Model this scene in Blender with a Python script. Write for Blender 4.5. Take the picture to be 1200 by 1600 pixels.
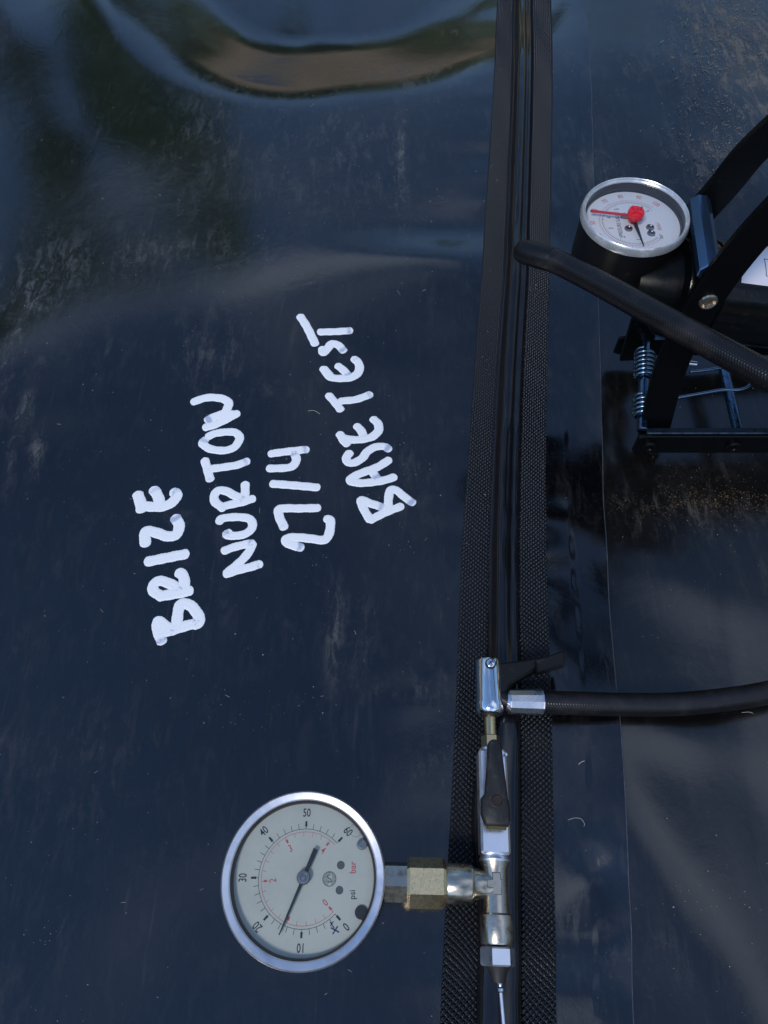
import bpy, math, random
import numpy as np
from mathutils import Vector, noise as mn

random.seed(7); np.random.seed(7)
scene = bpy.context.scene
for o in list(bpy.data.objects): bpy.data.objects.remove(o, do_unlink=True)
COL = scene.collection
R = math.radians
MM = 0.001

# ---------------------------------------------------------------- camera
CAM_H = 361.0                      # mm above the sheet
PITCH = 60.6                       # degrees below the horizon
cam = bpy.data.cameras.new('camera'); camo = bpy.data.objects.new('camera', cam); COL.objects.link(camo)
camo.location = (0, 0, CAM_H * MM); camo.rotation_euler = (R(90 - PITCH), 0, 0)
cam.sensor_fit = 'VERTICAL'; cam.sensor_height = 24; cam.lens = 24 * 1200 / 1600
cam.clip_start = 0.005; cam.clip_end = 400
cam.dof.use_dof = False
scene.camera = camo

# ---------------------------------------------------------------- sky, sun, exposure
SUN_EL, SUN_AZ = 50.0, 215.0       # azimuth clockwise from +Y: thin cloud veils it, behind and to the left of the camera
world = bpy.data.worlds.new('World'); scene.world = world; world.use_nodes = True
nt = world.node_tree; nt.nodes.clear()
def WN(t): return nt.nodes.new(t)
wout = WN('ShaderNodeOutputWorld'); bg = WN('ShaderNodeBackground'); sky = WN('ShaderNodeTexSky')
sky.sky_type = 'NISHITA'; sky.sun_disc = False; sky.sun_elevation = R(SUN_EL); sky.sun_rotation = R(SUN_AZ)
sky.air_density = 1.15; sky.dust_density = 0.0; sky.ozone_density = 6.0
tc = WN('ShaderNodeTexCoord'); sep = WN('ShaderNodeSeparateXYZ'); nt.links.new(tc.outputs['Generated'], sep.inputs[0])
zz = WN('ShaderNodeMath'); zz.operation = 'MAXIMUM'; zz.inputs[1].default_value = 0.0
nt.links.new(sep.outputs[2], zz.inputs[0])
za = WN('ShaderNodeMath'); za.operation = 'ADD'; za.inputs[1].default_value = 0.22; nt.links.new(zz.outputs[0], za.inputs[0])
dx = WN('ShaderNodeMath'); dx.operation = 'DIVIDE'; nt.links.new(sep.outputs[0], dx.inputs[0]); nt.links.new(za.outputs[0], dx.inputs[1])
dy = WN('ShaderNodeMath'); dy.operation = 'DIVIDE'; nt.links.new(sep.outputs[1], dy.inputs[0]); nt.links.new(za.outputs[0], dy.inputs[1])
cmb = WN('ShaderNodeCombineXYZ'); nt.links.new(dx.outputs[0], cmb.inputs[0]); nt.links.new(dy.outputs[0], cmb.inputs[1])
cmb.inputs[2].default_value = 3.7
cn = WN('ShaderNodeTexNoise'); cn.inputs['Scale'].default_value = 1.5; cn.inputs['Detail'].default_value = 6
cn.inputs['Roughness'].default_value = 0.55; nt.links.new(cmb.outputs[0], cn.inputs['Vector'])
cr = WN('ShaderNodeValToRGB'); cr.color_ramp.elements[0].position = 0.56; cr.color_ramp.elements[1].position = 0.80
cr.color_ramp.elements[0].color = (0, 0, 0, 1); cr.color_ramp.elements[1].color = (1, 1, 1, 1)
def bank(cxx, cyy, rx, ry, amt, prev):
    # a broader bank of cloud in one part of the sky
    sx = WN('ShaderNodeMath'); sx.operation = 'MULTIPLY_ADD'; sx.inputs[1].default_value = 1 / rx; sx.inputs[2].default_value = -cxx / rx; nt.links.new(dx.outputs[0], sx.inputs[0])
    sy = WN('ShaderNodeMath'); sy.operation = 'MULTIPLY_ADD'; sy.inputs[1].default_value = 1 / ry; sy.inputs[2].default_value = -cyy / ry; nt.links.new(dy.outputs[0], sy.inputs[0])
    cc = WN('ShaderNodeCombineXYZ'); nt.links.new(sx.outputs[0], cc.inputs[0]); nt.links.new(sy.outputs[0], cc.inputs[1])
    ln = WN('ShaderNodeVectorMath'); ln.operation = 'LENGTH'; nt.links.new(cc.outputs[0], ln.inputs[0])
    mr = WN('ShaderNodeMapRange'); mr.interpolation_type = 'SMOOTHSTEP'; mr.inputs['From Min'].default_value = 0; mr.inputs['From Max'].default_value = 1
    mr.inputs['To Min'].default_value = amt; mr.inputs['To Max'].default_value = 0; nt.links.new(ln.outputs['Value'], mr.inputs['Value'])
    ad = WN('ShaderNodeMath'); ad.operation = 'ADD'; nt.links.new(prev, ad.inputs[0]); nt.links.new(mr.outputs[0], ad.inputs[1]); return ad.outputs[0]
cv = bank(.38, .08, .60, .48, .25, cn.outputs['Fac'])
cv = bank(-.10, .86, .50, .17, .19, cv)
cv = bank(.10, -1.3, 2.2, 1.0, .22, cv)
nt.links.new(cv, cr.inputs[0])
cm = WN('ShaderNodeMath'); cm.operation = 'MULTIPLY'; cm.inputs[1].default_value = 0.8; nt.links.new(cr.outputs[0], cm.inputs[0])
mx = WN('ShaderNodeMix'); mx.data_type = 'RGBA'; nt.links.new(cm.outputs[0], mx.inputs['Factor'])
nt.links.new(sky.outputs[0], mx.inputs['A']); mx.inputs['B'].default_value = (6.6, 7.5, 9.4, 1)
nt.links.new(mx.outputs['Result'], bg.inputs[0]); bg.inputs[1].default_value = 0.14
nt.links.new(bg.outputs[0], wout.inputs[0])

sun = bpy.data.lights.new('sun', 'SUN'); sun.energy = 1.5; sun.angle = R(14); sun.color = (1, 0.95, 0.88)
suno = bpy.data.objects.new('sun', sun); COL.objects.link(suno)
sd = Vector((math.sin(R(SUN_AZ)) * math.cos(R(SUN_EL)), math.cos(R(SUN_AZ)) * math.cos(R(SUN_EL)), math.sin(R(SUN_EL))))
suno.rotation_euler = (-sd).to_track_quat('-Z', 'Y').to_euler()

scene.view_settings.view_transform = 'Standard'; scene.view_settings.look = 'None'
scene.view_settings.exposure = 0.3; scene.view_settings.gamma = 1.0
scene.render.engine = 'CYCLES'
scene.cycles.max_bounces = 8; scene.cycles.transparent_max_bounces = 12

# ---------------------------------------------------------------- helpers
cp, sp = math.cos(R(PITCH)), math.sin(R(PITCH))
def U(px, py, z=0.0):
    """the point of the place, z mm above the sheet, that was measured at photo pixel (px, py); mm"""
    x = (px - 600) / 1200; u = (800 - py) / 1200
    d = np.array([x, u * sp + cp, u * cp - sp]); t = (z - CAM_H) / d[2]
    return np.array([0, 0, CAM_H]) + d * t
def UY(px, py, Y):
    """as U, for a point of the upright plane y = Y"""
    x = (px - 600) / 1200; u = (800 - py) / 1200
    d = np.array([x, u * sp + cp, u * cp - sp]); t = Y / d[1]
    return np.array([0, 0, CAM_H]) + d * t

ROOTLOC = {}
def tag(o, label=None, cat=None, group=None, kind=None):
    if label: o['label'] = label
    if cat: o['category'] = cat
    if group: o['group'] = group
    if kind: o['kind'] = kind
    return o
def thing(name, loc, label, cat, group=None):
    o = bpy.data.objects.new(name, None); COL.objects.link(o); o.location = np.array(loc) * MM
    o.empty_display_size = 0.02
    ROOTLOC[o.name] = np.array(loc, float); return tag(o, label, cat, group)
def rootloc(o):
    while o is not None and o.parent is not None: o = o.parent
    return ROOTLOC.get(o.name, np.zeros(3)) if o is not None else np.zeros(3)
def mk(name, V, F, mat, parent=None, smooth=True, sharp=35, attrs=None):
    V = np.asarray(V, float)
    me = bpy.data.meshes.new(name)
    VV = (V - rootloc(parent)) * MM
    if isinstance(F, np.ndarray) and F.ndim == 2:
        n, k = F.shape
        me.vertices.add(len(VV)); me.vertices.foreach_set('co', VV.astype(np.float32).ravel())
        me.loops.add(n * k); me.loops.foreach_set('vertex_index', F.astype(np.int32).ravel())
        me.polygons.add(n); me.polygons.foreach_set('loop_start', np.arange(0, n * k, k, dtype=np.int32))
        me.update(calc_edges=True); me.validate()
    else:
        me.from_pydata([tuple(v) for v in VV], [], [tuple(int(i) for i in f) for f in F]); me.update()
    if attrs:
        for k, v in attrs.items():
            a = me.attributes.new(k, 'FLOAT', 'POINT'); a.data.foreach_set('value', np.asarray(v, np.float32))
    me.materials.append(mat)
    if smooth:
        me.polygons.foreach_set('use_smooth', [True] * len(me.polygons))
        if sharp: me.set_sharp_from_angle(angle=R(sharp))
    else:
        me.polygons.foreach_set('use_smooth', [False] * len(me.polygons))
    o = bpy.data.objects.new(name, me); COL.objects.link(o)
    if parent is not None: o.parent = parent
    return o
class MB:
    """collects shapes into one mesh"""
    def __init__(s): s.V = []; s.F = []; s.n = 0
    def add(s, V, F):
        V = np.asarray(V, float); s.V.append(V); s.F += [tuple(int(i) + s.n for i in f) for f in F]; s.n += len(V); return s
    def build(s, name, mat, parent=None, **k): return mk(name, np.concatenate(s.V), s.F, mat, parent, **k)
def unit(v): v = np.asarray(v, float); return v / np.linalg.norm(v)
def frame(d, up=(0, 0, 1)):
    d = unit(d); up = np.asarray(up, float)
    if abs(np.dot(d, unit(up))) > .97: up = np.array([0, 1, 0.])
    a = unit(np.cross(up, d)); b = np.cross(d, a); return a, b, d     # a across, b 'up', d along
def g_lathe(prof, O, d, n=32, up=(0, 0, 1), phase=0, close=True, sx=1, sy=1):
    """prof: list of (radius, distance along d)"""
    a, b, d = frame(d, up); O = np.asarray(O, float)
    th = np.arange(n) * 2 * math.pi / n + phase
    V = []; F = []
    for r, s in prof:
        for t in th: V.append(O + d * s + a * r * math.cos(t) * sx + b * r * math.sin(t) * sy)
    m = len(prof)
    for i in range(m - 1):
        for j in range(n):
            F.append((i * n + j, i * n + (j + 1) % n, (i + 1) * n + (j + 1) % n, (i + 1) * n + j))
    if close:
        F.append(tuple(range(n - 1, -1, -1))); F.append(tuple((m - 1) * n + j for j in range(n)))
    return V, F
def g_cyl(A, B, r, n=20, bev=0.3, r2=None):
    A = np.asarray(A, float); B = np.asarray(B, float); L = np.linalg.norm(B - A); r2 = r if r2 is None else r2
    return g_lathe([(r - bev, 0), (r, bev), (r2, L - bev), (r2 - bev, L)], A, B - A, n)
def g_hex(A, B, r, bev=0.8, phase=0, n=6):
    A = np.asarray(A, float); B = np.asarray(B, float); L = np.linalg.norm(B - A)
    return g_lathe([(r * .9, 0), (r, bev), (r, L - bev), (r * .9, L)], A, B - A, n, phase=phase)
def g_prism(out, O, ex, ey, z0, z1, bev=0.4, botbev=True):
    """outline in the plane (ex, ey), raised along ex x ey"""
    out = np.asarray(out, float); O = np.asarray(O, float); ex = unit(ex); ey = np.asarray(ey, float)
    ey = unit(ey - ex * np.dot(ex, ey)); ez = np.cross(ex, ey)
    n = len(out)
    # inset by averaged edge normals
    prv = np.roll(out, 1, 0); nxt = np.roll(out, -1, 0)
    def nrm(v): l = np.linalg.norm(v, axis=1, keepdims=True); return v / np.maximum(l, 1e-9)
    e1 = nrm(out - prv); e2 = nrm(nxt - out)
    n1 = np.stack([-e1[:, 1], e1[:, 0]], 1); n2 = np.stack([-e2[:, 1], e2[:, 0]], 1)
    area = .5 * np.sum(out[:, 0] * nxt[:, 1] - nxt[:, 0] * out[:, 1]); sg = 1 if area > 0 else -1
    nn = nrm(n1 + n2); k = 1 / np.maximum(.5, np.sum(nn * n1, 1)); ins = out + sg * nn * (bev * k)[:, None]
    rings = ([(ins, z0), (out, z0 + bev)] if botbev else [(out, z0)]) + [(out, z1 - bev), (ins, z1)]
    V = []; F = []
    for q, z in rings:
        for p in q: V.append(O + ex * p[0] + ey * p[1] + ez * z)
    m = len(rings)
    for i in range(m - 1):
        for j in range(n):
            f = (i * n + j, i * n + (j + 1) % n, (i + 1) * n + (j + 1) % n, (i + 1) * n + j)
            F.append(f if sg > 0 else f[::-1])
    b = tuple(range(n - 1, -1, -1)); t = tuple((m - 1) * n + j for j in range(n))
    F.append(b if sg > 0 else b[::-1]); F.append(t if sg > 0 else t[::-1])
    return V, F
def catmull(P, step=1.0):
    P = np.asarray(P, float)
    if len(P) == 2:
        n = max(2, int(np.linalg.norm(P[1] - P[0]) / step) + 1); t = np.linspace(0, 1, n)[:, None]; return P[0] * (1 - t) + P[1] * t
    Q = np.vstack([2 * P[0] - P[1], P, 2 * P[-1] - P[-2]]); out = []
    for i in range(1, len(Q) - 2):
        p0, p1, p2, p3 = Q[i - 1:i + 3]; n = max(2, int(np.linalg.norm(p2 - p1) / step) + 1)
        for t in np.linspace(0, 1, n, endpoint=False):
            out.append(.5 * (2 * p1 + (p2 - p0) * t + (2 * p0 - 5 * p1 + 4 * p2 - p3) * t * t + (3 * p1 - p0 - 3 * p2 + p3) * t ** 3))
    out.append(P[-1]); out = np.array(out)
    d = np.r_[0, np.cumsum(np.linalg.norm(np.diff(out, axis=0), axis=1))]; m = max(2, int(d[-1] / step) + 1)
    s = np.linspace(0, d[-1], m); return np.stack([np.interp(s, d, out[:, k]) for k in range(out.shape[1])], 1)
def g_tube(P, r, n=12, step=1.0, caps=True, rf=None, up=(0, 0, 1)):
    C = catmull(P, step); m = len(C); T = np.gradient(C, axis=0); T /= np.linalg.norm(T, axis=1, keepdims=True)
    d = np.r_[0, np.cumsum(np.linalg.norm(np.diff(C, axis=0), axis=1))]
    th = np.arange(n) * 2 * math.pi / n; V = np.zeros((m, n, 3))
    a0, b0, _ = frame(T[0], up); A = a0
    for i in range(m):
        A = A - T[i] * np.dot(A, T[i]); A /= np.linalg.norm(A); B = np.cross(T[i], A)
        rr = np.full(n, r) if rf is None else rf(d[i], d[-1], th)
        V[i] = C[i] + (np.cos(th) * rr)[:, None] * A + (np.sin(th) * rr)[:, None] * B
    V = V.reshape(-1, 3); i, j = np.meshgrid(np.arange(m - 1), np.arange(n), indexing='ij'); i = i.ravel(); j = j.ravel()
    F = np.stack([i * n + j, i * n + (j + 1) % n, (i + 1) * n + (j + 1) % n, (i + 1) * n + j], 1)
    F = [tuple(f) for f in F]
    if caps: F += [tuple(range(n - 1, -1, -1)), tuple((m - 1) * n + q for q in range(n))]
    return V, F

# ---------------------------------------------------------------- materials
def mat(name, base=(.1, .1, .1), rough=.5, metal=0., spec=.5, bump=None, var=None, rvar=None, coat=0., ior=1.5, coords='Object'):
    """bump: (scale, strength, distance mm); var: (colour 2, noise scale, low, high); rvar: (amount, scale)"""
    m = bpy.data.materials.new(name); m.use_nodes = True; t = m.node_tree; b = t.nodes['Principled BSDF']
    b.inputs['Base Color'].default_value = (*base, 1); b.inputs['Roughness'].default_value = rough
    b.inputs['Metallic'].default_value = metal; b.inputs['IOR'].default_value = ior
    b.inputs['Specular IOR Level'].default_value = spec
    if coat: b.inputs['Coat Weight'].default_value = coat; b.inputs['Coat Roughness'].default_value = .08
    c = t.nodes.new('ShaderNodeTexCoord')
    def nz(scale, detail=5, rg=.6):
        q = t.nodes.new('ShaderNodeTexNoise'); q.inputs['Scale'].default_value = scale; q.inputs['Detail'].default_value = detail
        q.inputs['Roughness'].default_value = rg; t.links.new(c.outputs[coords], q.inputs['Vector']); return q
    if bump:
        q = nz(bump[0]); bb = t.nodes.new('ShaderNodeBump'); bb.inputs['Strength'].default_value = bump[1]
        bb.inputs['Distance'].default_value = bump[2] * MM; t.links.new(q.outputs['Fac'], bb.inputs['Height']); t.links.new(bb.outputs[0], b.inputs['Normal'])
    if var:
        q = nz(var[1], 8, .65); rp = t.nodes.new('ShaderNodeValToRGB'); rp.color_ramp.elements[0].position = var[2]; rp.color_ramp.elements[1].position = var[3]
        rp.color_ramp.elements[0].color = (*base, 1); rp.color_ramp.elements[1].color = (*var[0], 1)
        t.links.new(q.outputs['Fac'], rp.inputs[0]); t.links.new(rp.outputs[0], b.inputs['Base Color'])
    if rvar:
        q = nz(rvar[1], 6, .7); mr = t.nodes.new('ShaderNodeMapRange'); mr.inputs['From Min'].default_value = .3; mr.inputs['From Max'].default_value = .7
        mr.inputs['To Min'].default_value = max(.02, rough - rvar[0]); mr.inputs['To Max'].default_value = rough + rvar[0]
        t.links.new(q.outputs['Fac'], mr.inputs['Value']); t.links.new(mr.outputs[0], b.inputs['Roughness'])
    return m

def sheet_material(name, base, rough, dirt=1.0, spec=.5):
    m = bpy.data.materials.new(name); m.use_nodes = True; t = m.node_tree; L = t.links; b = t.nodes['Principled BSDF']
    N = t.nodes.new; c = N('ShaderNodeTexCoord')
    def noise(scale, detail, rg, vec=None, dist=0):
        q = N('ShaderNodeTexNoise'); q.inputs['Scale'].default_value = scale; q.inputs['Detail'].default_value = detail
        q.inputs['Roughness'].default_value = rg; q.inputs['Distortion'].default_value = dist
        L.new(vec if vec else c.outputs['Object'], q.inputs['Vector']); return q.outputs['Fac']
    def ramp(x, a, bb):
        q = N('ShaderNodeMapRange'); q.inputs['From Min'].default_value = a; q.inputs['From Max'].default_value = bb
        q.interpolation_type = 'SMOOTHSTEP'; L.new(x, q.inputs['Value']); return q.outputs[0]
    def mul(x, y):
        q = N('ShaderNodeMath'); q.operation = 'MULTIPLY'
        for k, v in ((0, x), (1, y)):
            if isinstance(v, (int, float)): q.inputs[k].default_value = v
            else: L.new(v, q.inputs[k])
        return q.outputs[0]
    def add(x, y):
        q = N('ShaderNodeMath'); q.operation = 'ADD'; q.use_clamp = True
        for k, v in ((0, x), (1, y)):
            if isinstance(v, (int, float)): q.inputs[k].default_value = v
            else: L.new(v, q.inputs[k])
        return q.outputs[0]
    def mapping(rot, sc):
        q = N('ShaderNodeMapping'); q.inputs['Rotation'].default_value = rot; q.inputs['Scale'].default_value = sc
        L.new(c.outputs['Object'], q.inputs['Vector']); return q.outputs[0]
    # smudges of dried dust, wiped streaks and fine scratches
    patch = ramp(noise(14, 3, .55), .50, .74)
    smear = ramp(noise(90, 8, .7, mapping((0, 0, .35), (1, .28, 1)), .4), .50, .78)
    smudge = mul(patch, smear)
    patch2 = ramp(noise(9, 3, .5, mapping((0, 0, 1.9), (1, 1, 1))), .48, .68)
    wisp = mul(ramp(noise(42, 7, .72, mapping((0, 0, -.7), (1, .45, 1)), .7), .55, .80), patch2)
    sc1 = mul(ramp(noise(260, 3, .5, mapping((0, 0, .5), (1, .045, 1)), .3), .66, .74), ramp(noise(22, 2, .5), .45, .65))
    sc2 = mul(ramp(noise(300, 3, .5, mapping((0, 0, -1.0), (1, .05, 1)), .3), .67, .75), ramp(noise(17, 2, .5, mapping((0, 0, 2), (1, 1, 1))), .48, .68))
    film = ramp(noise(6, 4, .6), .35, .75)
    dirtm = add(add(mul(smudge, .8), mul(wisp, .8)), add(mul(sc1, .28), mul(sc2, .3)))
    at = N('ShaderNodeAttribute'); at.attribute_name = 'dust'
    scuff = add(mul(ramp(noise(150, 9, .8, mapping((0, 0, .9), (1, .30, 1)), .5), .47, .62), ramp(noise(40, 6, .7), .36, .56)), add(mul(ramp(noise(30, 5, .6), .4, .7), .16), mul(ramp(noise(420, 4, .7), .56, .7), .5)))
    dirtm = add(add(mul(dirtm, dirt * .62), mul(mul(scuff, at.outputs['Fac']), 1.0)), mul(mul(at.outputs['Fac'], at.outputs['Fac']), .10))
    col = N('ShaderNodeMix'); col.data_type = 'RGBA'; col.inputs['A'].default_value = (*base, 1); col.inputs['B'].default_value = (.11, .098, .08, 1)
    L.new(dirtm, col.inputs['Factor']); L.new(col.outputs['Result'], b.inputs['Base Color'])
    rr = add(add(rough, mul(film, .06)), mul(dirtm, .35)); L.new(rr, b.inputs['Roughness'])
    b.inputs['IOR'].default_value = 1.5; b.inputs['Specular IOR Level'].default_value = spec
    h = add(mul(noise(38, 5, .62, None, .6), .8), add(mul(noise(120, 4, .6), .25), mul(noise(900, 3, .6), .08)))
    bp = N('ShaderNodeBump'); bp.inputs['Strength'].default_value = .17; bp.inputs['Distance'].default_value = .0009
    L.new(h, bp.inputs['Height'])
    bp2 = N('ShaderNodeBump'); bp2.inputs['Strength'].default_value = .25; bp2.inputs['Distance'].default_value = .00012
    L.new(dirtm, bp2.inputs['Height']); L.new(bp.outputs[0], bp2.inputs['Normal']); L.new(bp2.outputs[0], b.inputs['Normal'])
    return m

M_sheet = sheet_material('black_coated_fabric', (.0008, .001, .0018), .11, .8, .92)
M_flap = sheet_material('black_coated_fabric_flap', (.0035, .0032, .003), .17, .8, .80)
M_band = mat('woven_black_band', (.0012, .002, .004), .27, spec=.45, bump=(2500, .2, .1), var=((.02, .02, .022), 60, .6, .9))
M_tube = mat('glossy_black_tube', (.007, .007, .009), .13, rvar=(.05, 60), bump=(200, .1, .3), var=((.035, .03, .025), 45, .62, .85))
M_bezel = mat('satin_steel', (.74, .74, .77), .40, 1, rvar=(.08, 120), bump=(400, .12, .1), var=((.45, .45, .47), 70, .5, .8))
M_case = mat('gauge_case_steel', (.30, .30, .31), .35, 1)
M_inner = mat('dark_brown_inner_ring', (.035, .022, .02), .4)
M_chrome = mat('chrome', (.80, .81, .83), .09, 1, rvar=(.05, 150), bump=(300, .05, .1))
M_zinc = mat('cast_zinc', (.58, .58, .60), .30, 1, rvar=(.1, 200), bump=(500, .3, .25))
M_nickel = mat('worn_nickel_brass', (.52, .46, .37), .27, 1, rvar=(.1, 250), bump=(450, .15, .15), var=((.20, .155, .09), 140, .52, .72))
M_hexbrass = mat('pitted_brass_nut', (.84, .64, .35), .30, 1, rvar=(.12, 500), bump=(1100, .45, .22), var=((.45, .33, .15), 600, .55, .8))
M_brass = mat('brass', (.66, .50, .26), .25, 1, rvar=(.1, 300))
M_alu = mat('bare_aluminium', (.80, .81, .85), .33, 1, rvar=(.1, 200), bump=(500, .1, .12), var=((.5, .5, .52), 160, .6, .85))
M_steel = mat('polished_steel', (.7, .7, .7), .2, 1)
M_blackpl = mat('black_plastic', (.005, .005, .0055), .36, spec=.3, bump=(600, .15, .1), var=((.05, .048, .045), 120, .6, .85))
M_lever = mat('worn_black_rubber_grip', (.010, .0095, .009), .55, bump=(900, .35, .2), var=((.07, .06, .05), 220, .52, .85))
M_pumppaint = mat('glossy_black_paint', (.002, .0025, .003), .16, spec=.25, rvar=(.1, 90), bump=(350, .35, .25), var=((.03, .028, .026), 150, .62, .85))
M_armpaint = mat('satin_black_paint', (.002, .0025, .003), .30, spec=.14, rvar=(.1, 90), bump=(350, .2, .2), var=((.03, .027, .024), 150, .66, .85))
M_crossbar = mat('sky_tinted_steel', (.10, .17, .30), .16, .9, rvar=(.06, 90))  # blue of the mirrored sky put into the bar's base colour
M_spring = mat('blued_spring_steel', (.16, .24, .32), .22, 1, rvar=(.1, 300))
M_bluerod = mat('blued_steel_rod', (.10, .17, .26), .25, 1, rvar=(.12, 250), var=((.03, .04, .05), 300, .5, .75))
M_hose = mat('black_braided_rubber', (.005, .0045, .005), .30, spec=.4, bump=(800, .2, .15), var=((.035, .028, .026), 60, .5, .85))
M_dial = mat('off_white_dial', (.555, .56, .535), .5, var=((.47, .475, .46), 60, .45, .8))
M_dialw = mat('white_dial', (.74, .76, .79), .45)
M_ink = mat('black_ink', (.02, .022, .028), .5)
M_red = mat('red_ink', (.55, .09, .11), .5)
M_redpl = mat('red_plastic', (.62, .02, .035), .28)
M_blue = mat('blue_ink', (.03, .05, .14), .5)
M_grey = mat('grey_dot', (.10, .105, .11), .5)
M_needle = mat('black_needle', (.02, .024, .032), .4)
M_label = mat('white_sticker', (.62, .61, .66), .35)
M_bore = mat('dark_bore', (.012, .010, .009), .6)
M_speck = mat('pale_grit', (.55, .50, .40), .7)
M_grit = mat('orange_grit', (.42, .24, .08), .7)
M_soil = mat('dry_brown_soil', (.42, .31, .21), .95, var=((.30, .24, .14), .8, .4, .7))
M_leaf = mat('hedge_leaves', (.11, .17, .07), .8, var=((.20, .24, .11), 1.1, .4, .7))

def glass_mat(name, f=1.0, tint=(1, 1, 1)):
    m = bpy.data.materials.new(name); m.use_nodes = True; t = m.node_tree; t.nodes.clear(); N = t.nodes.new
    o = N('ShaderNodeOutputMaterial'); a = N('ShaderNodeBsdfTransparent'); a.inputs[0].default_value = (*tint, 1)
    g = N('ShaderNodeBsdfGlossy'); g.inputs['Roughness'].default_value = .06; fr = N('ShaderNodeFresnel'); fr.inputs[0].default_value = 1.45
    mu = N('ShaderNodeMath'); mu.operation = 'MULTIPLY'; mu.inputs[1].default_value = f; t.links.new(fr.outputs[0], mu.inputs[0])
    mi = N('ShaderNodeMixShader'); t.links.new(mu.outputs[0], mi.inputs[0]); t.links.new(a.outputs[0], mi.inputs[1]); t.links.new(g.outputs[0], mi.inputs[2])
    t.links.new(mi.outputs[0], o.inputs[0]); return m
M_glass = glass_mat('gauge_glass', .8, (.93, .96, .93))
M_lens = glass_mat('clear_plastic_lens', .8, (.96, .97, .98))

# white paint marker: thinner and bluish where the stroke ends
M_paint = bpy.data.materials.new('white_marker_paint'); M_paint.use_nodes = True
_t = M_paint.node_tree; _b = _t.nodes['Principled BSDF']; _b.inputs['Roughness'].default_value = .42
_a = _t.nodes.new('ShaderNodeAttribute'); _a.attribute_name = 'thin'
_c = _t.nodes.new('ShaderNodeTexCoord'); _n = _t.nodes.new('ShaderNodeTexNoise'); _n.inputs['Scale'].default_value = 900; _n.inputs['Detail'].default_value = 6
_t.links.new(_c.outputs['Object'], _n.inputs['Vector'])
_n2 = _t.nodes.new('ShaderNodeTexNoise'); _n2.inputs['Scale'].default_value = 130; _n2.inputs['Detail'].default_value = 3; _t.links.new(_c.outputs['Object'], _n2.inputs['Vector'])
_s = _t.nodes.new('ShaderNodeMath'); _s.operation = 'MULTIPLY_ADD'; _t.links.new(_n.outputs['Fac'], _s.inputs[0]); _s.inputs[1].default_value = 1.0; _t.links.new(_a.outputs['Fac'], _s.inputs[2])
_s2 = _t.nodes.new('ShaderNodeMath'); _s2.operation = 'MULTIPLY_ADD'; _t.links.new(_n2.outputs['Fac'], _s2.inputs[0]); _s2.inputs[1].default_value = .8; _t.links.new(_s.outputs[0], _s2.inputs[2])
_r = _t.nodes.new('ShaderNodeValToRGB'); _r.color_ramp.elements[0].position = .70; _r.color_ramp.elements[1].position = 1.0
_r.color_ramp.elements[0].color = (.84, .84, .84, 1); _r.color_ramp.elements[1].color = (.42, .47, .58, 1)
_mr = _t.nodes.new('ShaderNodeMath'); _mr.operation = 'MULTIPLY'; _mr.inputs[1].default_value = .55
_t.links.new(_s2.outputs[0], _mr.inputs[0]); _t.links.new(_mr.outputs[0], _r.inputs[0]); _t.links.new(_r.outputs[0], _b.inputs['Base Color'])
_bp = _t.nodes.new('ShaderNodeBump'); _bp.inputs['Strength'].default_value = .3; _bp.inputs['Distance'].default_value = .0001
_t.links.new(_n.outputs['Fac'], _bp.inputs['Height']); _t.links.new(_bp.outputs[0], _b.inputs['Normal'])

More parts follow.
